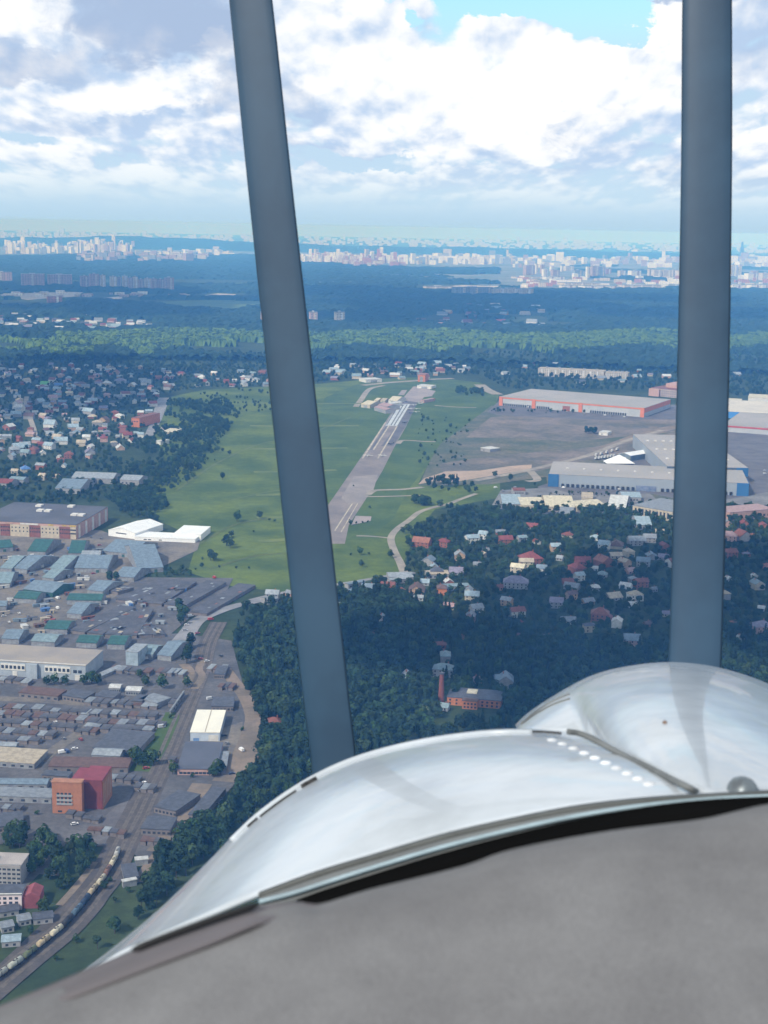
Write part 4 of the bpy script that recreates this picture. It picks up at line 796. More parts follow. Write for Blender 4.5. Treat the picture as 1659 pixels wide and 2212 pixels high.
# ------------------------------------------------------------------ houses among the trees, right
RD = ('houses in the wooded suburb on the right', 'wooded suburb')
def hs(view, rows, district):
    for (x, y, w, roof, wall, *rest) in rows:
        house(*Z(view, (x, y), (0, 0))[0], w / VIEW[view][2], roof, wall, district, hip=(rest[0] == 'h') if rest else None)
hs('I', [(300, 108, 64, 'red', 'cream', 'g'), (145, 195, 78, 'red', 'brick', 'g'), (240, 185, 52, 'teal', 'grey', 'g'), (325, 195, 40, 'rust', 'white', 'g'), (785, 215, 100, 'brown', 'cream', 'h'), (715, 225, 62, 'pale blue', 'white', 'g'), (900, 200, 95, 'silver', 'grey', 'g'), (975, 185, 70, 'grey', 'grey', 'g'),
         (1060, 228, 56, 'red', 'brick', 'g'), (290, 305, 115, 'red', 'brick', 'h'), (218, 358, 78, 'cream', 'cream', 'g'), (265, 325, 80, 'beige', 'cream', 'g'), (460, 290, 36, 'silver', 'grey', 'g'), (590, 308, 86, 'red', 'brick', 'g'), (560, 362, 95, 'red', 'brick', 'h'), (710, 320, 92, 'orange', 'brick', 'g'), (702, 285, 42, 'red', 'brick', 'g'), (658, 350, 38, 'white', 'white', 'g'),
         (780, 275, 70, 'beige', 'cream', 'g'), (855, 265, 60, 'beige', 'cream', 'h'), (985, 280, 74, 'blue grey', 'grey', 'g'), (1056, 285, 54, 'lilac', 'grey', 'g'), (940, 322, 74, 'blue grey', 'grey', 'g'), (865, 365, 48, 'pink', 'pink', 'g'), (880, 410, 44, 'silver', 'grey', 'h'), (570, 405, 54, 'pale blue', 'white', 'g'), (505, 425, 62, 'rust', 'brick', 'g'), (530, 455, 84, 'grey', 'grey', 'g'), (205, 445, 140, 'lilac', 'grey', 'h'),
         (840, 450, 64, 'white', 'white', 'g'), (925, 442, 74, 'rust', 'brick', 'g'), (765, 515, 84, 'beige', 'grey', 'g'), (880, 560, 52, 'white', 'white', 'g'), (525, 515, 62, 'brown', 'tan', 'g'), (620, 540, 66, 'grey', 'tan', 'g'), (440, 560, 74, 'lilac', 'grey', 'g'), (690, 630, 100, 'rust', 'brick', 'h'), (738, 635, 58, 'red', 'brick', 'g'), (788, 672, 68, 'white', 'white', 'g'), (240, 670, 38, 'red', 'brick', 'g'), (235, 745, 32, 'brown', 'tan', 'g'), (385, 750, 46, 'grey', 'grey', 'g'),
         (965, 670, 44, 'brown', 'brown', 'g'), (1000, 470, 34, 'grey', 'grey', 'g'), (145, 1015, 110, 'blue grey', 'grey', 'g'), (1430, 175, 94, 'pink', 'pink', 'h'), (1432, 270, 84, 'rust', 'brick', 'g'), (1362, 220, 42, 'silver', 'grey', 'g'), (1415, 172, 54, 'beige', 'cream', 'g'), (1510, 172, 84, 'rust', 'grey', 'g'), (1520, 100, 52, 'red', 'brick', 'g'), (1632, 100, 64, 'red', 'brick', 'g'), (1335, 395, 84, 'lilac', 'grey', 'h'),
         (1430, 408, 34, 'white', 'white', 'g'), (1580, 392, 34, 'white', 'white', 'g'), (1645, 335, 36, 'orange', 'orange', 'g'), (1460, 668, 38, 'orange', 'brick', 'g'), (1620, 700, 110, 'lilac', 'pink', 'h'), (1500, 750, 34, 'white', 'white', 'g'), (1620, 580, 34, 'white', 'grey', 'g'), (1310, 815, 30, 'grey', 'grey', 'g'), (1420, 100, 60, 'grey', 'pink', 'g'), (1560, 165, 44, 'orange', 'white', 'g'), (20, 165, 50, 'pale blue', 'white', 'g'), (30, 245, 40, 'grey', 'grey', 'g'), (110, 460, 40, 'rust', 'pink', 'g'), (1300, 450, 50, 'pink', 'grey', 'g')], RD)
RC_ = ('houses by the airfield lane', 'airfield lane')
hs('F', [(1085, 42, 112, 'orange', 'brick', 'g'), (1225, 42, 74, 'red', 'brick', 'h'), (1490, 108, 44, 'beige', 'cream', 'g'), (1410, 15, 84, 'pale blue', 'white', 'g'), (1445, 175, 46, 'grey', 'grey', 'g'), (1130, 165, 84, 'blue grey', 'grey', 'g'), (1165, 190, 60, 'pale blue', 'grey', 'g'), (1310, 222, 90, 'lilac', 'grey', 'g'), (865, 312, 90, 'rust', 'orange', 'g'), (1052, 340, 120, 'brown', 'tan', 'g'),
         (1215, 348, 84, 'brown', 'orange', 'h'), (740, 345, 92, 'blue grey', 'grey', 'g'), (1068, 410, 62, 'silver', 'white', 'g'), (830, 525, 64, 'blue grey', 'grey', 'g'), (762, 640, 60, 'brown', 'pink', 'g'), (115, 385, 84, 'silver', 'grey', 'g'), (225, 362, 44, 'grey', 'pink', 'g'), (1438, 475, 78, 'silver', 'white', 'g'), (1400, 530, 90, 'grey', 'pink', 'g'), (1205, 700, 84, 'rust', 'brick', 'h'), (1238, 790, 104, 'teal', 'grey', 'h'), (1230, 880, 140, 'teal', 'grey', 'h'), (1000, 905, 84, 'silver', 'grey', 'g'),
         (1128, 925, 56, 'pink', 'brick', 'g'), (1612, 945, 104, 'blue grey', 'grey', 'g'), (1448, 925, 36, 'pink', 'pink', 'g'), (230, 900, 36, 'brown', 'tan', 'g'), (125, 1205, 94, 'rust', 'brick', 'h'), (1115, 1098, 42, 'teal', 'white', 'g'), (1225, 1105, 74, 'teal', 'grey', 'g'), (395, 445, 50, 'lilac', 'pink', 'g'), (555, 438, 30, 'pale blue', 'grey', 'g'), (960, 350, 60, 'rust', 'brick', 'g'), (150, 460, 30, 'pink', 'pink', 'g'), (108, 915, 26, 'grey', 'grey', 'g'), (1335, 655, 44, 'brown', 'tan', 'g')], RC_)
for q_, col, lab in ((((1125, 225), (1262, 222), (1275, 195)), 'beige', 'long pale beige building beside the airfield lane houses'), (((872, 242), (1030, 240), (1045, 208)), 'silver', 'long pale silver shed where the lane meets the road'), (((880, 262), (1010, 250), (1020, 235)), 'silver', 'second pale silver shed just below the long one'), (((1225, 305), (1395, 298), (1410, 278)), 'teal', 'long pale teal roofed building among the lane houses'), (((608, 290), (718, 270), (725, 256)), 'blue grey', 'long blue grey shed along the wood edge road'), (((618, 335), (700, 325), (705, 308)), 'blue grey', 'second blue grey shed along the wood edge road'), (((80, 392), (150, 380), (160, 352)), 'grey', 'grey shed with pale wall at the end of the wood edge road')):
    t, rf, L, D, z = shed('lane_shed', lab, 'shed', zq('F', *q_), None, roofm(col), wallm('grey'), 'long sheds by the airfield lane', 'gable', h=4.5); win_row(t, [L * (.1 + .2 * i) for i in range(4)], 1.2, 2.6, 2, GLASS)
# orange brick house with dark roof and the brick chimney beside it
t, rf, L, D, z = shed('brick_house', 'big orange brick house with dark roof and a pale skylight panel above the cowling', 'house', zq('F', (1250, 1022), (1600, 1050), (1612, 985)), zq('F', (1250, 1072), (0, 0))[0], roofm('dark grey'), mat('orange brick', (.50, .20, .10), (.40, .16, .085), .6, .9))
MB().box(L * .30, L * .58, -6, -.004, 0, z * 1.02).obj('bay', mat('orange brick', (.5, .2, .1)), t)
MB().hip(L * .30, L * .58, -6, 1, z * 1.03, z * 1.2, .3).obj('bay_roof', roofm('brown'), t)
MB().box(L * .33, L * .52, D * .45, D * .85, z + .55, z + 1.3).obj('roof_panel', roofm('cream'), rf)
win_row(t, [L * (.04 + .12 * i) for i in range(2)] + [L * (.64 + .09 * i) for i in range(4)], z * .15, z * .4, 1.5, GLASS); win_row(t, [L * (.04 + .12 * i) for i in range(2)] + [L * (.64 + .09 * i) for i in range(4)], z * .58, z * .82, 1.5, GLASS)
for i in range(4):
    for s in (.15, .58): MB().box(L * (.33 + .065 * i), L * (.33 + .065 * i) + 1.5, -6.08, -6.01, z * s, z * (s + .24)).obj('window', GLASS, t)
p = at(*zq('F', (1210, 1068), (0, 0))[0]); hc = rise(zq('F', (1212, 872), (0, 0))[0], zq('F', (1210, 1068), (0, 0))[0])
t = thing('chimney_stack', 'tall tapering red brick chimney beside the orange brick house', 'chimney', (p.x, p.y, 0))
MB().tube([(0, 0, 0), (0, 0, hc * .5), (0, 0, hc)], [2.6, 2.0, 1.5], 16, up=Vector((1, 0, 0))).obj('shaft', mat('chimney brick', (.22, .075, .06), (.16, .06, .055), .5, .9), t)
MB().tube([(0, 0, hc + .01), (0, 0, hc + 1.2)], [1.8, 1.8], 16, up=Vector((1, 0, 0))).obj('rim', roofm('dark grey'), t); block(p.x, p.y, 6); block(p.x * .95, p.y * .95, 8)
for k_ in range(1, 6):
    for f_ in (.1, .35, .6, .85):
        b_ = at(*zq('F', (1250 + 350 * f_, 1060 + 22 * k_), (0, 0))[0]); block(b_.x, b_.y, 7)
# ------------------------------------------------------------------ villages on the left and beyond
VD = ('houses of the left village', 'left village'); VF = ('houses of the far village', 'far village'); VM = ('houses beyond the airfield', 'beyond the airfield')
hs('L', [(160, 285, 80, 'pink', 'white', 'g'), (170, 345, 70, 'silver', 'white', 'g'), (150, 385, 90, 'pale blue', 'grey', 'g'), (415, 95, 74, 'bright green', 'white', 'g'), (540, 118, 74, 'blue', 'grey', 'g'), (385, 130, 60, 'rust', 'brick', 'g'), (640, 190, 60, 'cream', 'cream', 'g'), (740, 215, 60, 'red', 'white', 'g'), (1155, 195, 80, 'rust', 'white', 'g'), (720, 280, 50, 'silver', 'white', 'h'), (365, 270, 80, 'pale blue', 'grey', 'g'), (440, 430, 60, 'lilac', 'grey', 'h'), (465, 480, 100, 'pale blue', 'white', 'g'),
         (555, 560, 76, 'teal', 'grey', 'g'), (460, 555, 70, 'silver', 'white', 'g'), (798, 600, 68, 'white', 'white', 'g'), (750, 655, 80, 'beige', 'cream', 'g'), (835, 688, 60, 'white', 'white', 'g'), (830, 725, 100, 'lilac', 'grey', 'g'), (560, 635, 120, 'pale blue', 'white', 'g'), (455, 680, 96, 'pale blue', 'white', 'g'), (310, 720, 100, 'rust', 'brick', 'h'), (235, 745, 78, 'teal', 'grey', 'g'), (395, 735, 60, 'white', 'white', 'g'), (635, 765, 80, 'rust', 'brick', 'h'), (560, 800, 60, 'rust', 'brick', 'g'), (590, 850, 60, 'pale blue', 'white', 'g'), (545, 770, 30, 'white', 'white', 'g'), (110, 775, 76, 'pale blue', 'grey', 'g'),
         (185, 680, 130, 'pale blue', 'grey', 'g'), (130, 720, 84, 'silver', 'grey', 'g'), (230, 660, 90, 'silver', 'pink', 'g'), (235, 900, 110, 'blue', 'cream', 'h'), (140, 920, 60, 'beige', 'cream', 'g'), (395, 965, 60, 'beige', 'cream', 'g'), (528, 948, 46, 'beige', 'cream', 'g'), (475, 945, 40, 'brown', 'tan', 'g'), (1115, 485, 60, 'white', 'brick', 'g'), (1140, 510, 60, 'rust', 'brick', 'g'), (1060, 375, 70, 'rust', 'brick', 'h'), (820, 360, 110, 'pale blue', 'grey', 'g'), (755, 325, 40, 'white', 'white', 'g'), (1240, 262, 46, 'pale blue', 'white', 'g'), (985, 555, 60, 'lilac', 'grey', 'h'), (875, 560, 50, 'silver', 'grey', 'h'), (1050, 655, 60, 'beige', 'grey', 'h'), (1090, 580, 40, 'silver', 'grey', 'g'), (1255, 548, 40, 'pale blue', 'grey', 'g'), (1210, 620, 60, 'rust', 'white', 'g'), (1315, 60, 70, 'silver', 'grey', 'g'), (1460, 45, 56, 'orange', 'brick', 'g'), (1345, 90, 90, 'silver', 'white', 'g'), (1110, 75, 100, 'lilac', 'grey', 'h'), (750, 105, 80, 'brown', 'tan', 'h'), (665, 130, 60, 'pale blue', 'grey', 'g')], VD)
MASS = {}
def mass_house(px, py, w_px, roof, wall):
    p = at(px, py); w = w_px * math.hypot(p.length, H) / F * .9; l = w * rnd.uniform(.6, .9); h_ = rnd.uniform(3.5, 7); a = rnd.uniform(-.5, .5); ca, sa = math.cos(a), math.sin(a)
    for key, b in (('wall ' + wall, MB().gwall(-w / 2, w / 2, -l / 2, l / 2, 0, h_, h_ + l * .3)), ('roof ' + roof, MB().gable(-w / 2, w / 2, -l / 2, l / 2, h_ + .1, h_ + l * .32, .3, .6))):
        MASS.setdefault(key, MB()).add([(p.x + x * ca - y * sa, p.y + x * sa + y * ca, z) for x, y, z in b.v], b.f)
    block(p.x, p.y, w * .55); block(p.x * .99, p.y * .99, w * .42)
def mass_object(name):
    me = bpy.data.meshes.new(name); vs, fs, mi = [], [], []
    for k, (key, b) in enumerate(MASS.items()):
        kind, c = key.split(' ', 1); me.materials.append(roofm(c) if kind == 'roof' else wallm(c)); n = len(vs); vs += b.v; fs += [tuple(i + n for i in f) for f in b.f]; mi += [k] * len(b.f)
    me.from_pydata(vs, [], fs); me.polygons.foreach_set('material_index', mi); me.update()
    return stuff(link(name, me))
def scatter_houses(poly, n, wmin, wmax, roofs, walls, district, gap, alone=0):
    G = [at(*p) for p in poly]; g = [(p.x, p.y) for p in G]; done = [(o.location.x, o.location.y) for o in THINGS if o.name.startswith('house')]
    x0, x1 = min(p[0] for p in g), max(p[0] for p in g); y0, y1 = min(p[1] for p in g), max(p[1] for p in g); tries = 0
    while n and tries < 20000:
        tries += 1; q = (rnd.uniform(x0, x1), rnd.uniform(y0, y1))
        if not inside(q, g) or any(abs(q[0] - a) < gap and abs(q[1] - b) < gap * 1.3 for a, b in done): continue
        done.append(q); n -= 1; px, py = proj((q[0], q[1], 0)); w = rnd.uniform(wmin, wmax)
        (house if n < alone else mass_house)(px, py, w * F / math.hypot(math.hypot(*q), H), rnd.choice(roofs), rnd.choice(walls), *([district] if n < alone else []))
MIX = ['silver', 'pale blue', 'grey', 'lilac', 'pink', 'rust', 'red', 'white', 'beige', 'blue grey', 'brown', 'teal', 'dark grey', 'pale blue', 'silver', 'white']
WMIX = ['white', 'cream', 'grey', 'brick', 'pink', 'white', 'tan']
scatter_houses(Z('P', (-20, 792), (250, 790), (400, 808), (520, 800), (640, 806), (640, 835), (440, 836), (350, 850), (320, 950), (240, 980), (230, 1010), (-20, 1025)), 200, 9, 18, MIX, WMIX, VD, 15, 100)
scatter_houses(Z('P', (-10, 688), (140, 690), (330, 696), (340, 712), (150, 716), (-10, 708)), 55, 16, 34, MIX[:-2] + ['white'] * 4, WMIX, VF, 40)
scatter_houses(Z('P', (690, 792), (980, 788), (1040, 800), (960, 815), (720, 826)), 40, 12, 26, MIX, WMIX, VM, 26)
scatter_houses(Z('P', (1080, 790), (1659, 785), (1659, 850), (1400, 835), (1100, 830)), 26, 12, 24, MIX, WMIX, VM, 30)
scatter_houses(Z('P', (890, 660), (1180, 665), (1200, 715), (900, 705)), 30, 24, 50, MIX, WMIX, VF, 70)
scatter_houses(Z('P', (900, 1150), (1659, 1150), (1659, 1330), (1250, 1420), (900, 1290)), 34, 8, 14, MIX, WMIX, RD, 20, 99)
mass_object('far_houses')

# ------------------------------------------------------------------ far towers and city
FA = [facade('far wall pink', (.46, .34, .33), (.2, .18, .2), 14, 9), facade('far wall beige', (.62, .56, .46), (.3, .28, .27), 14, 9), facade('far wall white', (.88, .86, .80), (.4, .42, .45), 14, 9), facade('far wall grey', (.30, .33, .38), (.16, .18, .22), 14, 9), facade('far wall red', (.46, .22, .18), (.25, .14, .13), 14, 9)]
FN = ['pink', 'beige', 'white', 'grey', 'brick red']
def slab(view, x0, x1, yt, yb, fi, lab, depth=.5, cat='apartment tower', group=None, roof='grey', name='apartment_tower', steps=0, simple=False):
    (ax, ay), (bx, by) = Z(view, (x0, yt), (x1, yb)); A = at(ax, by); B = at(bx, by); z = min(328, max(8, rise((ax, ay), (ax, by))))
    u = (B - A); L = u.length; u.normalize(); D = max(12, L * depth); rz = math.atan2(u.y, u.x)
    if simple:
        o = MB().box(0, L, 0, D, 0, z).obj(name, FA[fi]); o.location = (A.x, A.y, 0); o.rotation_euler = (0, 0, rz); tag(o, lab, cat, group); return o
    t = thing(name, lab, cat, (A.x, A.y, 0), rz, group)
    MB().box(0, L, 0, D, 0, z).obj('wall', FA[fi], t); rf = MB().box(-.4, L + .4, -.4, D + .4, z + .01, z + 2).obj('roof', roofm(roof), t)
    n = max(2, int(L / 35))
    for i in range(n): MB().box(L * (i + .2) / n, L * (i + .55) / n, -2.0, -.01, z * .04, z * .97).obj('balcony_stack', FA[(fi + 1) % 3] if i % 2 else FA[fi], t)
    MB().box(L * .35, L * .6, D * .3, D * .6, z + 2.01, z + 6).obj('roof_hut', roofm('white'), rf)
    return t
slab('S', 140, 290, 412, 500, 0, 'wide pink apartment block left of its twin before the dark wood', .15, roof='white'); slab('S', 310, 465, 416, 490, 0, 'wide beige pink apartment block right of its twin before the dark wood', .15, roof='white'); slab('S', -60, 80, 400, 470, 0, 'pink apartment block cut by the left picture edge', .2)
for i, (x0, x1, yt, yb, f) in enumerate(((520, 575, 425, 505, 0), (580, 640, 412, 508, 0), (645, 680, 420, 508, 1), (710, 752, 428, 510, 1), (758, 780, 432, 508, 0), (788, 822, 424, 510, 1), (826, 852, 436, 512, 0), (856, 888, 430, 512, 1), (892, 925, 446, 516, 0), (932, 970, 440, 518, 1), (974, 1010, 442, 522, 0), (1014, 1058, 446, 522, 0), (1062, 1120, 436, 526, 0))):
    slab('S', x0, x1, yt, yb, f, ['first', 'second', 'third', 'fourth', 'fifth', 'sixth', 'seventh', 'eighth', 'ninth', 'tenth', 'eleventh', 'twelfth', 'last'][i] + f' from the left in the row of thirteen towers before the dark wood, {FN[f]}', .5, group='row of towers before the dark wood')
for x0, x1, lab, f in ((42, 110, 'leftmost of the three lone towers in the mid wood', 0), (352, 402, 'middle one of the three lone towers in the mid wood', 0), (515, 578, 'rightmost and palest of the three lone towers in the mid wood', 1)): slab('T', x0, x1, 658, 728, f, lab, .5, group='three lone towers')
slab('S', 305, 400, 556, 596, 4, 'reddish low block beside the cleared ground on the left', .4); slab('S', 15, 185, 672, 690, 1, 'long beige block at the edge of the far village', .2); slab('S', 505, 595, 690, 698, 2, 'thin white hall in the wood beyond the far village', .3)
slab('T', 1100, 1275, 492, 520, 1, 'long cream hall at the wood edge left of its grey neighbour', .25, 'hall', name='far_hall'); slab('T', 1290, 1530, 498, 552, 3, 'long grey hall at the wood edge', .25, 'hall', name='far_hall'); slab('T', 1532, 1790, 508, 554, 1, 'long beige hall at the wood edge right of its grey neighbour', .25, 'hall', name='far_hall'); slab('T', 410, 640, 466, 474, 2, 'long white low hall in the clearing beyond the dark wood', .2, 'hall', name='far_hall')
for i, (x0, x1, yt, yb, f) in enumerate(((355, 640, 470, 486, 1), (232, 350, 430, 448, 2), (480, 700, 490, 510, 2), (735, 970, 484, 502, 1), (1035, 1145, 488, 504, 1), (1430, 1525, 484, 504, 2), (1550, 1700, 482, 506, 2), (820, 905, 258, 268, 2), (330, 420, 485, 500, 2), (40, 220, 430, 442, 1))):
    slab('U', x0, x1, yt, yb, f, f"long low {FN[f]} industrial hall before the right city, {['widest', 'under the tall cream tower', 'nearest to the wood', 'behind the tree line', 'left of the tall twin slabs', 'right of the slim tower', 'at the right edge', 'on the skyline', 'teal end', 'at the left'][i]}", .3, 'hall', group='industrial halls before the right city', name='far_hall')
for i, (x0, x1, yt, yb, f) in enumerate(((102, 160, 358, 420, 0), (164, 180, 350, 412, 2), (200, 222, 352, 410, 0), (212, 240, 380, 430, 2), (262, 282, 360, 392, 2), (275, 320, 385, 428, 0), (328, 342, 360, 396, 2), (360, 412, 362, 392, 1), (415, 470, 388, 430, 3), (492, 514, 366, 440, 2), (528, 570, 362, 432, 0), (572, 612, 366, 432, 3), (616, 650, 378, 412, 4), (705, 745, 390, 428, 1), (780, 842, 390, 432, 2), (892, 920, 380, 432, 1), (925, 975, 384, 434, 1), (985, 1040, 386, 434, 1), (1045, 1080, 384, 432, 1), (1085, 1150, 390, 436, 1), (1152, 1208, 392, 436, 1),
                                         (1232, 1246, 352, 430, 3), (1272, 1288, 350, 430, 0), (1312, 1336, 352, 428, 1), (1372, 1388, 350, 428, 1), (1394, 1412, 362, 430, 3), (1420, 1440, 352, 428, 1), (1444, 1462, 356, 428, 2), (1470, 1488, 354, 428, 1), (1530, 1590, 408, 450, 2), (1560, 1595, 392, 448, 0), (1622, 1680, 405, 452, 1), (1188, 1222, 464, 500, 4), (1252, 1268, 456, 498, 2), (1472, 1488, 462, 490, 1), (1320, 1350, 470, 498, 2), (1358, 1388, 474, 508, 4))):
    slab('U', x0, x1, yt, yb, f, f'{FN[f]} {"slim" if x1 - x0 < 30 else "broad"} tower block in the right city', .5, group='tower blocks of the right city')
# glass towers of the business district
GT = mat('blue glass', (.05, .10, .17), (.07, .14, .22), .01, .3, .5)
for i, (x0, x1, yt, f) in enumerate(((1155, 1190, 210, 'stepped'), (1192, 1222, 205, 'flat'), (1226, 1252, 180, 'slanted'), (1256, 1268, 215, 'slim'), (1272, 1308, 172, 'tallest pointed'), (1314, 1348, 185, 'tall slanted'), (1352, 1366, 220, 'low slim'), (1368, 1394, 205, 'flat topped broad'), (1480, 1492, 205, 'lone'))):
    (ax, ay), (bx, by) = Z('U', (x0, yt), (x1, 318)); A = at(ax, by); B = at(bx, by); L = (B - A).length; z = min(335, rise((ax, ay), (ax, by)))
    t = thing('glass_tower', f'{f} blue glass skyscraper of the business district on the skyline', 'skyscraper', (A.x, A.y, 0), 0, 'skyscrapers of the business district')
    MB().box(0, L, 0, L, 0, z * .7).obj('shaft', GT, t)
    MB().add([(L * .1, 0, z * .701), (L * .9, 0, z * .701), (L * .9, L * .8, z * .701), (L * .1, L * .8, z * .701), (L * .2, L * .1, z), (L * .7, L * .1, z * (.9 if 'slant' in f else 1)), (L * .7, L * .7, z * (.9 if 'slant' in f else 1)), (L * .2, L * .7, z)], [(3, 2, 1, 0), (4, 5, 6, 7), (0, 1, 5, 4), (1, 2, 6, 5), (2, 3, 7, 6), (3, 0, 4, 7)]).obj('top', GT, t)
# city blocks: each a building of its own; the hundreds behind them one mass
CITY = [MB() for _ in range(5)]
def city(view, x0, x1, y0, y1, n, hmin, hmax, wmin, wmax, fs, lab, group, seed, big=True):
    r = random.Random(seed)
    for i in range(int(n * 2.6)):
        x = r.uniform(x0, x1); y = r.uniform(y0, y1); w = r.uniform(wmin, wmax); h = r.uniform(hmin, hmax) * (1.6 if r.random() < .12 else 1); fi = r.choice(fs)
        lab_ = lab.replace('@', ('slim ' if w < (wmin + wmax) / 2 else 'broad ') + FN[fi])
        if i < n * .58: slab(view, x, x + w, y - h, y, fi, lab_, .7, group=group, simple=True)
        else:
            (ax, ay), (bx, by) = Z(view, (x, y - h), (x + w, y)); A = at(ax, by); B = at(bx, by); L = (B - A).length; CITY[fi].box(A.x, A.x + L, A.y, A.y + L * .7, 0, min(328, max(8, rise((ax, ay), (ax, by)))))
city('S', 20, 480, 236, 285, 34, 20, 48, 10, 26, [2, 2, 1, 2, 3], '@ tower in the left part of the sunlit city', 'towers in the left part of the city', 1)
city('S', 470, 860, 232, 280, 34, 22, 54, 10, 24, [2, 2, 1, 0], '@ tower in the bright cluster of the left city', 'towers in the bright left cluster', 2)
city('S', 850, 1480, 272, 300, 34, 10, 26, 12, 40, [2, 2, 1, 3], '@ block in the low tail of the left city', 'blocks in the low tail of the left city', 3)
city('S', 480, 1280, 290, 338, 26, 18, 36, 20, 60, [0, 3, 0, 1], '@ block in the shaded row under the left city', 'blocks in the shaded row', 4)
city('T', 50, 320, 310, 330, 14, 16, 42, 10, 30, [2, 1, 2], '@ tower in the city beside the left propeller blade', 'towers beside the left propeller blade', 5)
city('T', 300, 940, 316, 345, 62, 22, 54, 8, 24, [2, 1, 1, 2, 4], '@ tower in the crowded middle of the city', 'towers in the middle of the city', 6)
city('T', 560, 940, 345, 368, 14, 20, 36, 20, 50, [0, 1, 4], '@ block in front of the crowded middle city', 'blocks in front of the middle city', 7)
city('T', 940, 1659, 316, 352, 44, 20, 46, 10, 40, [2, 1, 2, 3], '@ tower in the right middle of the city', 'towers in the right middle of the city', 8)
city('U', 0, 1659, 322, 372, 60, 18, 44, 12, 44, [2, 1, 2, 3, 0], '@ tower in the right part of the city', 'towers in the right part of the city', 9)
city('U', 20, 1659, 440, 500, 30, 12, 26, 14, 60, [2, 1, 2, 4], '@ building among the halls before the right city', 'buildings among the halls', 10)
city('S', 0, 1200, 540, 560, 14, 8, 18, 20, 60, [1, 2, 0], '@ low building beside the cleared ground', 'low buildings beside the cleared ground', 11)
MASS.clear()
me = bpy.data.meshes.new('city_blocks'); vs, fs, mi = [], [], []
for k in range(5): me.materials.append(FA[k]); n = len(vs); vs += CITY[k].v; fs += [tuple(i + n for i in f) for f in CITY[k].f]; mi += [k] * len(CITY[k].f)
me.from_pydata(vs, [], fs); me.polygons.foreach_set('material_index', mi); me.update(); stuff(link('city_blocks', me))
r = random.Random(5); mb = MB()
for i in range(900):
    px = r.uniform(-60, 1720); py = 515 + (px - 829) * .019 + r.uniform(2, 17); p = at(px, py); k = p.length / F; w = r.uniform(1.5, 6) * k; h = min(300, r.uniform(2, 7) * (2 if r.random() < .05 else 1) * k)
    mb.box(p.x - w, p.x + w, p.y - w, p.y + w, 0, h)
o = stuff(mb.obj('distant_city_blocks', facade('hazy city wall', (.68, .67, .64), (.3, .3, .32), 30, 18)));
# ------------------------------------------------------------------ far woods
def canopy(name, d0, d1, a0, a1, da, dd, hmin, hmax, m, hole, seed):
    r = random.Random(seed); rows = []; d = d0
    while d < d1: rows.append(d); d *= 1 + dd
    n = int((a1 - a0) / da) + 1; vs = []; ok = []
    for d in rows:
        for j in range(n):
            a = a0 + (a1 - a0) * (j + r.uniform(-.35, .35)) / (n - 1); dj = d * (1 + r.uniform(-.35, .35) * dd)
            x, y = dj * math.sin(a), dj * math.cos(a); px, py = proj((x, y, 0)); k = hole(px, py, x, y)
            ok.append(k); vs.append((x, y, (r.uniform(hmin, hmax)) if k else -3.0))
    fs = []
    for i in range(len(rows) - 1):
        for j in range(n - 1):
            q = (i * n + j, i * n + j + 1, (i + 1) * n + j + 1, (i + 1) * n + j)
            if sum(ok[k] for k in q) >= 2: fs.append(q)
    me = bpy.data.meshes.new(name); me.from_pydata(vs, [], fs); me.update(); me.materials.append(m)
    return stuff(link(name, me))
def el_(px, py, c): return any(((px - a) / rx) ** 2 + ((py - b) / ry) ** 2 < 1 for a, b, rx, ry in c)
def wav(x, y, s, ph): return math.sin(x / s + ph) + math.sin(y / s * .8 + ph * 2.1) + .6 * math.sin((x + y) / s * 2.3 + ph)
def hole_far(px, py, x, y):
    tilt = (px - 829) * .011
    if py - tilt < 556 + 8 * math.sin(px * .006 + 2) + (14 if px > 560 else 0) + (44 if px > 1000 and py > 560 else 0) * 0: return False
    if px > 1080 and py < 626: return wav(x, y, 260, .4) > 1.1
    if 820 < px <= 1110 and 592 < py < 626: return False if py > 614 and px > 900 else wav(x, y, 300, 1) > .2
    if el_(px, py, [(170, 640, 190, 9), (60, 655, 90, 8), (480, 637, 60, 5), (480, 640, 90, 4), (340, 609, 250, 6)]): return False
    if el_(px, py, [(170, 702, 190, 13), (1040, 690, 150, 14), (1180, 700, 80, 6), (1190, 676, 60, 6)]): return wav(x, y, 60, .9) > 1.1
    if el_(px, py, [(330, 660, 330, 13), (650, 612, 200, 6)]): return wav(x, y, 200, 2) > -.2
    return py < 729 or wav(x, y, 120, 1.7) > -.9
def fol(name, a, b, s):
    return mat(name, a, b, s, .95, .05, detail=5)
WOODM = fol('dark far wood', (.030, .056, .034), (.017, .036, .026), .035); LIT_WOOD = fol('sunlit wood tone', (.112, .178, .034), (.055, .100, .028), .02)  # sunlit band painted as a paler foliage colour, cloud-shaded woods as a darker one
canopy('distant_wood', 3650, 16500, -.36, .36, .0028, .0065, 6, 19, WOODM, hole_far, 21)
def hole_lit(px, py, x, y): return 722 + 5 * math.sin(px * .012) < py < 758 + 6 * math.sin(px * .021 + 1) and not (px < 120 and py < 735) and wav(x, y, 120, 1.7) > -1.1 or (760 < py < 775 and (90 < px < 205 or 290 < px < 335))
canopy('sunlit_wood', 3650, 5600, -.36, .36, .0016, .0045, 9, 21, LIT_WOOD, hole_lit, 22)
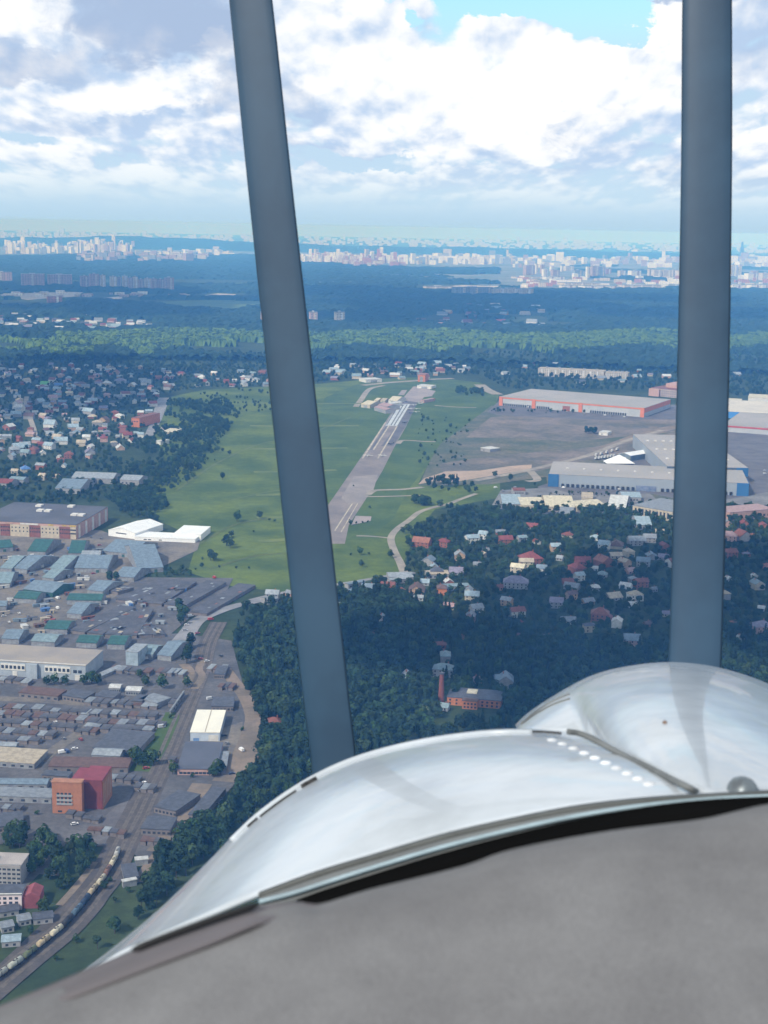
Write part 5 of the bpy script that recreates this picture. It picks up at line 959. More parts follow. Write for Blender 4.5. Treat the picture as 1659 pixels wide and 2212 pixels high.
# low wooded hills on the skyline
hv, hf = [], []
for i in range(90):
    a = -.40 + .80 * i / 89; px = CX + 3000 * math.tan(a)
    top = 30 + 120 * max(0, 1 - abs(px - 300) / 460) ** .8 + 50 * max(0, 1 - abs(px - 1000) / 500) + 9 * math.sin(i * .9) + 6 * math.sin(i * 2.3 + 1)
    for d_, h_ in ((18500, -2), (19600, top * .6), (20800, top), (22500, top * .7), (23900, 0)): hv.append((d_ * math.tan(a), d_, h_))
for i in range(89):
    for k in range(4): q = i * 5 + k; hf.append((q, q + 5, q + 6, q + 1))
me = bpy.data.meshes.new('hills'); me.from_pydata(hv, [], hf); me.update(); me.materials.append(WOODM); structure(link('hills', me))
gl = mat('clearing grass', (.085, .15, .05), (.06, .11, .04), .01, .95)
sheet('clearing', Z('P', (-60, 668), (640, 640), (700, 655), (660, 668), (300, 690), (-60, 690)), gl); sheet('clearing', Z('P', (500, 612), (720, 603), (900, 612), (900, 620), (700, 625)), gl)
for pts in (((0, 640), (100, 628), (180, 632), (160, 641), (60, 648)), ((140, 656), (200, 646), (262, 640), (265, 645), (180, 656)), ((430, 640), (470, 634), (510, 636), (505, 641))): sheet('cleared_ground', Z('P', *pts), mat('cleared sand', (.50, .44, .36), (.4, .36, .3), .01, .95))
sheet('cleared_ground', Z('P', (910, 622), (1000, 616), (1140, 620), (1150, 636), (1060, 640), (930, 632)), mat('cleared sand', (.5, .4, .3)))
# ------------------------------------------------------------------ parked cars and vans
def car_meshes():
    b = MB(); b.add([(-2.2, -.85, .35), (2.2, -.85, .35), (2.2, .85, .35), (-2.2, .85, .35), (-2.2, -.85, .85), (2.2, -.85, .75), (2.2, .85, .75), (-2.2, .85, .85)], [(3, 2, 1, 0), (4, 5, 6, 7), (0, 1, 5, 4), (1, 2, 6, 5), (2, 3, 7, 6), (3, 0, 4, 7)])
    b.add([(-1.6, -.72, 1.4), (.5, -.72, 1.4), (.5, .72, 1.4), (-1.6, .72, 1.4), (-1.6, -.72, 1.46), (.5, -.72, 1.46), (.5, .72, 1.46), (-1.6, .72, 1.46)], [(4, 5, 6, 7), (0, 1, 5, 4), (1, 2, 6, 5), (2, 3, 7, 6), (3, 0, 4, 7)])
    g = MB(); g.add([(-2.0, -.8, .86), (1.3, -.8, .80), (1.3, .8, .80), (-2.0, .8, .86), (-1.6, -.7, 1.395), (.5, -.7, 1.395), (.5, .7, 1.395), (-1.6, .7, 1.395)], [(4, 5, 6, 7), (0, 1, 5, 4), (1, 2, 6, 5), (2, 3, 7, 6), (3, 0, 4, 7)])
    w = MB(); w.tube([(0, -.1, .32), (0, .1, .32)], .32, 10)
    v = MB(); v.box(-2.6, 1.3, -.95, .95, .4, 2.3); v.box(1.3, 2.6, -.95, .95, .4, 1.3)
    vg = MB(); vg.add([(1.302, -.9, 1.302), (2.2, -.9, 1.302), (2.2, .9, 1.302), (1.302, .9, 1.302), (1.302, -.85, 2.2), (1.6, -.85, 2.2), (1.6, .85, 2.2), (1.302, .85, 2.2)], [(4, 5, 6, 7), (0, 1, 5, 4), (1, 2, 6, 5), (2, 3, 7, 6), (3, 0, 4, 7)])
    return b.mesh('body'), g.mesh('windows'), w.mesh('wheel'), v.mesh('body'), vg.mesh('windows')
CM = car_meshes(); CM[1].materials.append(GLASS); CM[4].materials.append(GLASS); CM[2].materials.append(DARK)
CB = {}
CC = {'white': (.8, .8, .8), 'silver': (.5, .52, .55), 'black': (.02, .02, .025), 'dark blue': (.03, .06, .16), 'red': (.4, .04, .04), 'grey': (.2, .2, .21)}
def car(px, py, rz, c, where, group, van=False):
    p = at(px, py); k = (c, van)
    if k not in CB: CB[k] = CM[3 if van else 0].copy(); CB[k].materials.append(mat('paint ' + c, CC[c], CC[c], 1, .3, .5))
    t = thing('van' if van else 'car', f"{c} {'van' if van else 'car'} {where}", 'van' if van else 'car', (p.x, p.y, LAYER[0] + .02), rz, group)
    link('body', CB[k], t); link('windows', CM[4 if van else 1], t)
    for x in (-1.45, 1.4):
        for y in (-.82, .82): w = link('wheel', CM[2], t); w.location = (x, y, 0)
r = random.Random(77)
def cars(view, pts, where, group, cols, vanp=.2):
    for (x, y) in pts: car(*Z(view, (x, y), (0, 0))[0], r.choice((.55, .6, 2.1, 2.2, .5)) + r.uniform(-.1, .1), r.choice(cols), where, group, r.random() < vanp)
LC = ['white', 'white', 'silver', 'black', 'grey', 'white', 'red', 'dark blue', 'grey']
for x, y in ((262, 322), (290, 324), (317, 322)): car(*Z('B', (x, y), (0, 0))[0], 1.4, 'white', 'among three beside the teal shed', 'three white vans', True)
cars('B', [(236, 362), (140, 380), (230, 428), (130, 480), (170, 400), (420, 345), (460, 350), (500, 330), (482, 338), (580, 296), (650, 190), (585, 180), (930, 298), (985, 283), (870, 268), (370, 640), (345, 720), (315, 690), (370, 575), (240, 570), (125, 672), (25, 688), (290, 630), (410, 500), (515, 478), (560, 440), (600, 415), (300, 590), (60, 730), (180, 690), (130, 430), (210, 300), (330, 300), (640, 232), (1378, 442), (695, 520), (730, 508)], 'in the market yard', 'cars in the market yard', LC)
cars('B', [(740, 655), (845, 698), (935, 700), (872, 730), (930, 660), (765, 765), (1200, 745), (1190, 780), (1225, 690), (1355, 712), (1140, 940), (960, 900), (920, 918), (940, 965), (1040, 955), (1130, 880), (1270, 800), (1270, 670), (1330, 980), (1290, 965), (820, 1060), (1420, 945)], 'near the garages and the road bend', 'cars near the garages', LC)
cars('C', [(1552, 590), (1460, 545), (1440, 495), (410, 515), (430, 600), (400, 605), (475, 385), (520, 520), (640, 300), (820, 400), (160, 390), (240, 495), (360, 410), (700, 460), (1000, 285), (1040, 440), (930, 800), (910, 850), (940, 705), (570, 1140), (480, 1065), (20, 890), (480, 580), (235, 240), (380, 218), (1350, 260), (1390, 940), (1420, 900), (1490, 740), (1200, 155), (640, 580), (960, 440)], 'in the works yards by the railway', 'cars in the works yards', LC, .35)
cars('G', [(200, 268), (240, 272), (280, 276), (720, 322), (760, 326), (830, 332), (500, 300), (600, 318), (200, 740), (90, 740), (130, 760), (480, 740), (600, 745), (800, 750), (1320, 775), (1640, 640), (1640, 660), (400, 800)], 'in the yards of the logistics halls', 'cars in the logistics yards', ['white', 'silver', 'white', 'grey'], .6)

# ------------------------------------------------------------------ woods near by
P = lambda *a: Z('P', *a)
D5 = [0, 0, 2, 1, 3]
# dense wood right of the railway down to the cowling
wood(P((505, 1390), (560, 1340), (640, 1310), (760, 1290), (850, 1290), (900, 1310), (900, 1640), (520, 1760), (480, 1800), (430, 1840), (330, 1930), (300, 1900), (420, 1790), (500, 1740), (560, 1640), (565, 1560), (530, 1480)), 6.6, D5, 'dense wood right of the railway', .93, .8, 1.25)
wood(P((900, 1290), (1250, 1400), (1680, 1350), (1680, 1500), (1500, 1470), (1150, 1580), (900, 1660)), 7.4, D5, 'dense wood above the cowling', .9, .7, 1.1)
wood(P((880, 1150), (1000, 1100), (1180, 1110), (1400, 1090), (1680, 1100), (1680, 1350), (1250, 1400), (900, 1290), (800, 1290), (880, 1240)), 9.3, [0, 1, 1, 2, 0], 'wooded suburb', .86, .5, .95)
wood(P((500, 1340), (540, 1300), (640, 1286), (780, 1268), (860, 1245), (870, 1290), (700, 1310), (560, 1350)), 9, [0, 1, 2], 'wood edge road', .5, .6, 1)
wood(P((920, 1060), (1000, 1040), (1080, 1030), (1180, 1060), (1080, 1085), (960, 1110)), 14, [0, 2, 1], 'strip beside the sandy earth', .5, .6, 1.0, .2)
wood(P((1000, 1105), (1120, 1080), (1350, 1110), (1400, 1120), (1200, 1170), (980, 1160)), 11, [1, 1, 0, 4], 'belt below the works halls', .6, .6, 1.0)
# left
wood(P((-20, 788), (640, 792), (640, 838), (440, 838), (350, 855), (320, 955), (245, 985), (225, 1012), (-20, 1030)), 14, [0, 1, 1, 2], 'left village gardens', .75, .4, .85)
wood(P((-20, 1020), (220, 1010), (300, 940), (360, 870), (430, 850), (500, 880), (490, 940), (420, 950), (390, 1010), (340, 1060), (350, 1110), (250, 1095), (240, 1070), (160, 1055), (-20, 1075)), 10, [0, 1, 1, 2], 'shrubland between village and meadow', .8, .45, .95, -.6)
wood(P((345, 870), (470, 850), (520, 900), (470, 960), (440, 1010), (380, 1060), (340, 1060)), 9, [0, 1, 1, 5], 'shrub masses on the meadow edge', .85, .4, .8, .35)
wood(P((-20, 1040), (120, 1055), (250, 1075), (250, 1090), (-20, 1088)), 9, [1, 4, 0], 'hedge behind the shopping hall', .75, .5, .8)
wood(P((440, 845), (640, 842), (700, 900), (500, 890)), 16, [1, 0], 'far corner of the meadow', .5, .4, .8, .3)
wood(P((230, 1075), (330, 1070), (340, 1130), (320, 1125), (270, 1118)), 9, [0, 1], 'corner beside the white hangar', .8, .5, .9)
wood(Z('B', (890, 400), (960, 365), (1250, 390), (1270, 430), (900, 435)), 8, [1, 5], 'hedge above the garages', .8, .4, .6)
wood(Z('B', (1270, 250), (1330, 200), (1340, 300), (1300, 400), (1220, 380)), 11, [1, 5], 'bushes at the meadow edge', .5, .4, .7)
for (x, y, s, v) in ((1170, 700, 1.25, 0), (1150, 660, 1.1, 0), (1195, 720, 1.1, 2), (1165, 740, 1.0, 0), (725, 490, 1.15, 0), (705, 470, 1.0, 0), (745, 480, 1.0, 2), (630, 540, .9, 0), (1210, 960, 1.2, 2), (1195, 920, 1.1, 0), (1225, 890, 1.1, 0), (1200, 990, 1.1, 0), (1185, 950, 1, 2)):
    lone(*Z('B', (x, y), (0, 0))[0], v, s, 'market and the road bend')
for (x, y, s) in ((300, 1130, .7), (350, 1125, .8), (420, 1130, .7), (540, 1130, .8), (590, 1120, .9), (630, 1130, .8), (900, 1080, .6), (930, 1120, .6)): lone(*Z('B', (x, y), (0, 0))[0], 1, s, 'front of the flat factory')
for (x, y, s, v) in ((1040, 190, 1.0, 1), (880, 680, 1.0, 1), (860, 660, .9, 1), (920, 690, .9, 0), (990, 680, .9, 1), (1110, 740, .8, 1), (1390, 745, .9, 1), (1420, 740, .9, 0), (1370, 755, .8, 1), (560, 400, .7, 5), (190, 550, .7, 1), (1310, 510, .7, 5), (960, 1110, .7, 5), (1100, 380, .7, 5), (940, 170, .7, 1), (1200, 180, .8, 1), (1480, 640, .7, 1), (1560, 460, .6, 5), (90, 1130, .8, 1), (150, 1150, .9, 0), (240, 1000, .6, 5), (1240, 760, .6, 5)): lone(*Z('C', (x, y), (0, 0))[0], v, s, 'works yards')
for (x, y, s, v) in ((1455, 232, 1.2, 0), (1480, 245, 1.1, 1), (1355, 325, 1.0, 0), (1375, 330, .9, 1), (1525, 75, 1.1, 1), (1490, 175, .7, 1), (1410, 375, .6, 5), (1520, 380, .6, 5), (1600, 380, .5, 5), (1630, 145, .5, 5)): lone(*Z('B', (x, y), (0, 0))[0], v, s, 'open meadow')
for (x, y, s, v) in ((1430, 770, 1.0, 0), (1205, 790, .9, 0), (1245, 760, .8, 1), (1200, 710, 1.3, 1), (1225, 715, 1.2, 1), (1180, 705, 1.2, 1), (1405, 540, .6, 1), (1475, 610, .7, 1), (1380, 650, .6, 5), (1520, 380, .8, 1), (980, 750, .9, 0), (1060, 800, .8, 1), (1060, 690, .9, 1), (1030, 690, .9, 0)): lone(*Z('A', (x, y), (0, 0))[0], v, s, 'open meadow')
for k in range(40):
    x, y = rnd.uniform(1150, 1480), rnd.uniform(320, 500); lone(*Z('A', (x, y), (0, 0))[0], rnd.choice((0, 1, 1)), rnd.uniform(.6, 1.1), 'shrub groups on the meadow')
for k in range(40):
    x, y = rnd.gauss(1290, 55), rnd.gauss(590, 16); lone(*Z('A', (x, y), (0, 0))[0], rnd.choice((0, 1, 1)), rnd.uniform(.6, 1.0), 'shrub groups on the meadow')
for k in range(70):
    x, y = rnd.uniform(760, 1080), rnd.uniform(840, 960); lone(*Z('A', (x, y), (0, 0))[0], rnd.choice((0, 1)), rnd.uniform(.6, 1.0), 'shrub groups on the meadow')
for (x, y, s, v) in ((30, 1035, .9, 1), (95, 1050, .7, 5), (130, 1058, .7, 5), (680, 1270, .8, 1), (625, 1275, .6, 5), (690, 1350, .7, 1), (740, 1270, .6, 5), (880, 1290, .8, 1), (960, 1130, .7, 1), (745, 968, .7, 5), (620, 1075, .6, 1), (660, 1068, .6, 5), (700, 1066, .6, 5), (735, 1062, .6, 5), (640, 825, .5, 5), (180, 510, .6, 5), (280, 512, .6, 5)): lone(*Z('E', (x, y), (0, 0))[0], v, s, 'airfield grass')
for k in range(26): lone(*Z('E', (rnd.uniform(1030, 1135), rnd.uniform(925, 950)), (0, 0))[0], rnd.choice((0, 1)), rnd.uniform(.7, 1.1), 'clump beside the airfield lane')
for k in range(16): lone(*Z('E', (rnd.uniform(1100, 1320), rnd.uniform(800, 830)), (0, 0))[0], rnd.choice((2, 3, 0)), rnd.uniform(.8, 1.2), 'dark row along the sandy earth')
for k in range(30): lone(*Z('G', (rnd.uniform(40, 640), rnd.gauss(300, 5)), (0, 0))[0], rnd.choice((1, 5, 0)), rnd.uniform(.4, .8), 'hedge in front of the orange trimmed hall')
for k in range(34): lone(*Z('G', (rnd.uniform(380, 830), rnd.gauss(778, 6)), (0, 0))[0], rnd.choice((1, 5, 0)), rnd.uniform(.3, .5), 'verge under the dock doors')
for k in range(12): lone(*Z('G', (rnd.gauss(640, 16), rnd.gauss(420, 6)), (0, 0))[0], 0, rnd.uniform(.7, 1.0), 'bush in the bare field')
for k in range(22): lone(*Z('G', (rnd.gauss(335, 18), rnd.gauss(850, 14)), (0, 0))[0], 0, rnd.uniform(.7, 1.0), 'trees between the cream halls')
for k in range(60): lone(*Z('E', (rnd.uniform(1060, 1400), rnd.uniform(350, 700)), (0, 0))[0], rnd.choice((1, 5, 5)), rnd.uniform(.4, .8), 'weedy earth beside the runway')
for k in range(46): lone(*Z('E', (rnd.uniform(1310, 1480), rnd.gauss(210, 10)), (0, 0))[0], 1, rnd.uniform(.7, 1.0), 'copse beyond the apron')
# belts behind the halls and beyond the airfield
wood(P((640, 790), (1000, 786), (1060, 796), (1659, 778), (1700, 850), (1560, 862), (1400, 846), (1240, 846), (1090, 842), (1040, 815), (960, 812), (820, 815), (690, 828), (640, 836)), 19, [0, 1, 2, 0], 'belt beyond the airfield', .8, .7, 1.2)
wood(P((-20, 764), (660, 764), (1700, 764), (1700, 792), (1060, 800), (640, 800), (-20, 796)), 24, [0, 2, 1], 'belt under the sunlit wood band', .8, .8, 1.3)
# lower left
wood(Z('D', (-40, 170), (120, 180), (300, 200), (560, 240), (650, 270), (600, 350), (480, 480), (360, 540), (320, 470), (260, 420), (190, 420), (185, 285), (120, 270), (-40, 265)), 6.4, [0, 1, 1, 0], 'trees around the grey apartment block', .8, .55, .95)
wood(Z('D', (-40, 380), (60, 380), (40, 470), (-40, 480)), 6, [1, 0], 'trees around the grey apartment block', .8, .5, .8)
wood(Z('D', (150, 720), (300, 650), (420, 590), (360, 700), (250, 790), (100, 880), (-40, 960), (-40, 900), (60, 850)), 7, [0, 1, 5], 'trees along the railway by the huts', .6, .4, .75)
wood(Z('D', (640, 520), (700, 470), (800, 480), (900, 480), (1000, 440), (1100, 420), (1060, 520), (900, 640), (800, 620), (640, 640)), 8, [1, 5, 1], 'green slope right of the train', .5, .35, .6)
wood(Z('D', (960, 380), (1010, 300), (1190, 190), (1320, 90), (1500, 60), (1640, 60), (1480, 260), (1200, 440), (1000, 620), (760, 820), (600, 930), (640, 820), (860, 660), (1000, 520)), 6.2, D5, 'dark wood beside the cowling tip', .85, .6, 1.1)
wood(Z('D', (200, 1020), (420, 860), (560, 830), (500, 960), (300, 1120), (0, 1300), (-40, 1240)), 9, [1, 5], 'slope below the train', .35, .35, .6)
# ------------------------------------------------------------------ place the trees: the nearest ones each a thing, the rest as woods
BLOCK_GRID = {}
for (x, y, rr) in BLOCK:
    for gx in range(int((x - rr) // 20), int((x + rr) // 20) + 1):
        for gy in range(int((y - rr) // 20), int((y + rr) // 20) + 1): BLOCK_GRID.setdefault((gx, gy), []).append((x, y, rr))
def free(x, y, pad):
    return all((x - a) ** 2 + (y - b) ** 2 > (rr + pad) ** 2 for a, b, rr in BLOCK_GRID.get((int(x // 20), int(y // 20)), ()))
COWL = P((190, 2090), (350, 1960), (490, 1820), (560, 1755), (650, 1690), (760, 1635), (900, 1595), (1050, 1575), (1210, 1560), (1300, 1450), (1450, 1430), (1700, 1480), (1700, 2300), (-50, 2300), (-50, 2190))
for rd in ROADS:
    c_ = spline([at(*p) for p in rd], 8)
    for p in c_:
        for k in (0, 12, 24, 36): BLOCK_GRID.setdefault((int(p.x // 20), int((p.y - k) // 20)), []).append((p.x, p.y - k, 9))
KEEP = []
for (x, y, v, s, rz, dn) in TREES:
    px, py = proj((x, y, 5))
    if not (-25 < px < 1690 and py < 2230) or inside((px, py), COWL): continue
    if not free(x, y, PROTO[v][2] * s * .55): continue
    KEEP.append((math.hypot(x, y), x, y, v, s, rz, dn))
KEEP.sort()
SHORT = {'dense wood right of the railway': 'deep in the dense wood right of the railway', 'dense wood above the cowling': 'in the dense wood just above the cowling', 'works yards': 'standing in the works yards', 'market and the road bend': 'in the big clump by the road bend', 'trees around the grey apartment block': 'near the grey apartment block', 'trees along the railway by the huts': 'along the railway by the huts', 'green slope right of the train': 'on the green slope right of the train', 'dark wood beside the cowling tip': 'in the dark wood beside the cowling tip', 'slope below the train': 'on the grassy slope below the train', 'open meadow': 'alone on the open meadow', 'front of the flat factory': 'in front of the flat factory'}
ISO = [k for k in KEEP if k[6] in ('open meadow', 'market and the road bend', 'front of the flat factory')][:45]
NEAR = ISO + [k for k in KEEP if k not in ISO][:300 - len(ISO)]; NS = set(id(k) for k in NEAR)
TM = {}
for (d, x, y, v, s, rz, dn) in NEAR:
    t = thing('spruce_tree' if v == 3 else 'shrub' if v == 5 else 'broadleaf_tree', f"{TREE_WORD[v]} {SHORT.get(dn, 'in the ' + dn)}", 'shrub' if v == 5 else 'tree', (x, y, 0), rz, 'trees: ' + dn)
    t.scale = (s, s, s * rnd.uniform(.9, 1.1))
    link('crown', PROTO[v][0], t); link('trunk', PROTO[v][1], t)
def forest(name, items):
    me = bpy.data.meshes.new(name); me.from_pydata([(x, y, 0) for (_, x, y, *_r) in items], [], []); me.update()
    a = me.attributes.new('scl', 'FLOAT', 'POINT'); a.data.foreach_set('value', [k[4] for k in items])
    a = me.attributes.new('rot', 'FLOAT', 'POINT'); a.data.foreach_set('value', [k[5] for k in items])
    a = me.attributes.new('kindno', 'INT', 'POINT'); a.data.foreach_set('value', [k[3] for k in items])
    o = stuff(link(name, me)); g = bpy.data.node_groups.new(name, 'GeometryNodeTree'); N = NT(g)
    g.interface.new_socket('Geometry', in_out='INPUT', socket_type='NodeSocketGeometry'); g.interface.new_socket('Geometry', in_out='OUTPUT', socket_type='NodeSocketGeometry')
    gi = N.n('NodeGroupInput'); go = N.n('NodeGroupOutput'); j = N.n('GeometryNodeJoinGeometry')
    def attr(nm, ty): q = N.n('GeometryNodeInputNamedAttribute', data_type=ty); q.inputs[0].default_value = nm; return q.outputs[0]
    for v in sorted(set(k[3] for k in items)):
        src = next((ob for ob in bpy.data.objects if ob.type == 'MESH' and ob.data == PROTO[v][0]), None)
        if src is None: continue
        ip = N.n('GeometryNodeInstanceOnPoints'); oi = N.n('GeometryNodeObjectInfo'); oi.inputs[0].default_value = src; oi.inputs['As Instance'].default_value = True
        cmp = N.n('FunctionNodeCompare', data_type='INT', operation='EQUAL'); g.links.new(attr('kindno', 'INT'), cmp.inputs[2]); cmp.inputs[3].default_value = v
        g.links.new(gi.outputs[0], ip.inputs['Points']); g.links.new(cmp.outputs[0], ip.inputs['Selection']); g.links.new(oi.outputs['Geometry'], ip.inputs['Instance'])
        g.links.new(N.vec(0.0, 0.0, attr('rot', 'FLOAT')), ip.inputs['Rotation']); g.links.new(attr('scl', 'FLOAT'), ip.inputs['Scale']); g.links.new(ip.outputs[0], j.inputs[0])
    g.links.new(j.outputs[0], go.inputs[0]); md = o.modifiers.new('scatter', 'NODES'); md.node_group = g
REST = [k for k in KEEP if id(k) not in NS]
forest('woodland', REST)
print('trees', len(KEEP), 'things', len(THINGS))

# ------------------------------------------------------------------ the aircraft: cowling, windscreen seal, glareshield, propeller
ac = thing('light_aircraft', 'white light aircraft seen from its cockpit: nose cowling, grey glareshield and propeller', 'aircraft', CAM + Vector((0, 2.0, -1.0)))
def put(o): o.parent = ac; o.matrix_parent_inverse = Matrix.Translation(-ac.location); return o
def resample(pts, n):
    P_ = [Vector((a, b, 0)) for a, b in pts]; P_ = spline(P_, 10); L_ = [0.0]
    for i in range(1, len(P_)): L_.append(L_[-1] + (P_[i] - P_[i - 1]).length)
    out = []; j = 0
    for i in range(n):
        d = L_[-1] * i / (n - 1)
        while j < len(P_) - 2 and L_[j + 1] < d: j += 1
        f = (d - L_[j]) / max(1e-6, L_[j + 1] - L_[j]); out.append(P_[j].lerp(P_[j + 1], min(1, f)))
    return [(p.x, p.y) for p in out]
def grid(name, rows, m, thick=0.0, sub=None, smooth=True):
    n = len(rows[0]); vs = [p for r_ in rows for p in r_]
    fs = [(i * n + j, i * n + j + 1, (i + 1) * n + j + 1, (i + 1) * n + j) for i in range(len(rows) - 1) for j in range(n - 1)]
    me = bpy.data.meshes.new(name); me.from_pydata([tuple(v) for v in vs], [], fs); me.update(); me.materials.append(m)
    bm = bmesh.new(); bm.from_mesh(me); bmesh.ops.recalc_face_normals(bm, faces=bm.faces)
    s = sum(f.normal.dot(CAM - f.calc_center_median()) * f.calc_area() for f in bm.faces)
    if s < 0: bmesh.ops.reverse_faces(bm, faces=bm.faces)
    bm.to_mesh(me); bm.free()
    if smooth: me.polygons.foreach_set('use_smooth', [True] * len(me.polygons))
    o = link(name, me)
    if thick: md = o.modifiers.new('thickness', 'SOLIDIFY'); md.thickness = thick; md.offset = -1
    return o
paint = mat('white aircraft paint', (.55, .585, .615), (.45, .48, .505), 9, .27, .5, coat=.5, detail=8, bump=.10, bscale=5)
paint_in = mat('aircraft paint edge', (.46, .49, .50), None, 6, .5)
# main panel: rear edge B at the windscreen, crest A ahead of it
A_ = resample([(150, 2118), (250, 2042), (350, 1958), (450, 1860), (505, 1803), (560, 1752), (650, 1688), (760, 1635), (900, 1597), (1050, 1576), (1150, 1574), (1215, 1578), (1262, 1585)], 60)
B_ = resample([(150, 2124), (250, 2062), (330, 2024), (440, 1978), (560, 1928), (680, 1886), (800, 1851), (950, 1808), (1100, 1773), (1250, 1744), (1400, 1728), (1530, 1720)], 60)
rows = []
for i in range(34):
    ph = i / 33 * 2.35; t_ = math.sin(ph); r_ = []
    for j in range(60):
        (ax, ay), (bx, by) = A_[j], B_[j]; sp = j / 59
        dB = .98 + .10 * (1 - sp); dA = dB + .16 + .36 * sp ** .6
        lin = min(1.0, ph / (math.pi / 2)); q = .50 * lin + .5 * (1 - math.cos(min(ph, math.pi / 2)))
        dd = dB + (dA - dB) * q + max(0.0, ph - math.pi / 2) * (dA - dB) * .9
        r_.append(near(bx + (ax - bx) * t_, by + (ay - by) * t_, dd))
    rows.append(r_)
MAIN = rows
put(grid('engine_cowling', rows, paint, .004)); cow = bpy.data.objects['engine_cowling']
# right bulge
O_ = resample([(1112, 1566), (1140, 1540), (1200, 1500), (1280, 1458), (1360, 1438), (1450, 1430), (1550, 1441), (1659, 1476), (1800, 1545), (1950, 1640)], 50)
S_ = resample([(1120, 1578), (1180, 1576), (1226, 1578), (1262, 1586), (1340, 1624), (1430, 1670), (1500, 1706), (1545, 1722), (1659, 1714), (1800, 1704), (1950, 1700)], 50)
EP = [(proj(r_[-1])[1], -(ROT.transposed() @ (r_[-1] - CAM)).z) for r_ in MAIN[:23]]
def EDGE(y):
    if y >= EP[0][0]: return EP[0][1]
    for (a, d0), (b, d1) in zip(EP, EP[1:]):
        if b <= y <= a: return d0 + (d1 - d0) * (a - y) / max(1e-6, a - b)
    return EP[-1][1]
rows = []
for i in range(34):
    ph = i / 33 * 2.3; t_ = math.sin(ph); r_ = []
    for j in range(50):
        (ax, ay), (bx, by) = O_[j], S_[j]; sp = j / 49
        dB = (EDGE(by) + .002 if bx > 1262 else EDGE(1586) + .006 + (1262 - bx) * .0004); dA = 1.78 + .1 * sp
        lin = min(1.0, ph / (math.pi / 2)); q = .42 * lin + .58 * (1 - math.cos(min(ph, math.pi / 2)))
        r_.append(near(bx + (ax - bx) * t_, by + (ay - by) * t_, dB + (dA - dB) * q + max(0.0, ph - math.pi / 2) * .45))
    rows.append(r_)
BUL = rows
put(grid('cowling_hump', rows, paint, .004)); hump = bpy.data.objects['cowling_hump']
def sub(o, parent): o.parent = parent; o.matrix_parent_inverse = parent.matrix_basis.inverted() @ Matrix.Translation(-ac.location) if False else Matrix.Identity(4); return o
def child(b, name, m, parent, smooth=True):
    o = b.obj(name, m, None, smooth); o.parent = parent; return o
seam = mat('seam grey', (.17, .18, .18), None, 20, .6)
def line_on(px_pts, r_, name, m, parent, surf, lift=.001, seg=40):
    pts = []
    for (x, y, d) in px_pts: pts.append(near(x, y, d - lift))
    b = MB(); b.tube([tuple(p) for p in spline(pts, 6)], r_, 8); return child(b, name, m, parent)
def depth_of(p): return -(ROT.transposed() @ (p - CAM)).z
from mathutils.bvhtree import BVHTree
def tree_of(G):
    n = len(G[0]); return BVHTree.FromPolygons([p for r_ in G for p in r_], [(i * n + j, i * n + j + 1, (i + 1) * n + j + 1, (i + 1) * n + j) for i in range(len(G) - 1) for j in range(n - 1)])
BT = {id(MAIN): tree_of(MAIN), id(BUL): tree_of(BUL)}
NORMAL = [None]
def dep(px, py, G):
    for k in range(12):
        d = ray(px, py + k * 2).normalized(); hit = BT[id(G)].ray_cast(CAM, d)
        if hit[0] is not None: NORMAL[0] = hit[1] if hit[1].dot(d) < 0 else -hit[1]; return depth_of(hit[0])
    return 1.2
sp_ = [(1226, 1580), (1262, 1588), (1340, 1628), (1430, 1673), (1500, 1708), (1525, 1722)]
line_on([(x, y, min(dep(x, y, BUL), dep(x - 3, y + 2, MAIN)) - .003) for x, y in sp_], .0026, 'panel_seam', seam, cow, None)
ca = [(x, y) for x, y in A_]
def crest(x):                                                # plan height of the crest line at plan x
    for (a, b), (c, d) in zip(ca, ca[1:]):
        if a <= x <= c: return b + (d - b) * (x - a) / max(1e-6, c - a)
    return ca[-1][1]
darkm = mat('hinge black', (.02, .02, .022), None, 10, .5)
for (x0, x1, dy, rr) in ((536, 556, 13, .0016), (562, 640, 14, .0013), (652, 684, 14, .0032), (1122, 1212, 7, .0016)):
    pts = [(x0 + (x1 - x0) * k / 5, crest(x0 + (x1 - x0) * k / 5) + dy) for k in range(6)]
    line_on([(x, y, dep(x, y, MAIN) - .004) for x, y in pts], rr, 'hinge', darkm, cow, None)
pts = [(x, crest(x) + 9) for x in range(500, 1200, 50)]
line_on([(x, y, dep(x, y, MAIN) - .002) for x, y in pts], .0034, 'edge_bead', paint, cow, None)
for off in (10, 22):
    pts = [(1126 + 26 * k, 1561 - 17.5 * k + off * (.2 + k * .16) - k * (4 - k) * 1.8) for k in range(5)]
    line_on([(x, y, dep(x, y, BUL) - .004) for x, y in pts], .0012, 'panel_gap', seam, hump, None)
riv = mat('bright rivet', (.80, .81, .82), None, 20, .2, .6)
for k in range(10):
    x, y = 1192 + (1402 - 1192) * (k / 9), 1599 + (1694 - 1599) * (k / 9) ** 1.12; d = dep(x, y, MAIN); c = near(x, y, d); nrm = NORMAL[0]; rr = .0050
    u = nrm.cross(Vector((0, 0, 1))).normalized(); w = nrm.cross(u); b = MB(); n = 12
    vs = []
    for (f, h_) in ((1, -.001), (.86, .0008), (.5, .0016)): vs += [c + (u * math.cos(6.2832 * j / n) + w * math.sin(6.2832 * j / n)) * rr * f + nrm * h_ for j in range(n)]
    vs.append(c + nrm * .002); b.add(vs, [(i * n + j, i * n + (j + 1) % n, (i + 1) * n + (j + 1) % n, (i + 1) * n + j) for i in range(2) for j in range(n)] + [(2 * n + j, 2 * n + (j + 1) % n, 3 * n) for j in range(n)])
    child(b, 'rivet', riv, cow)
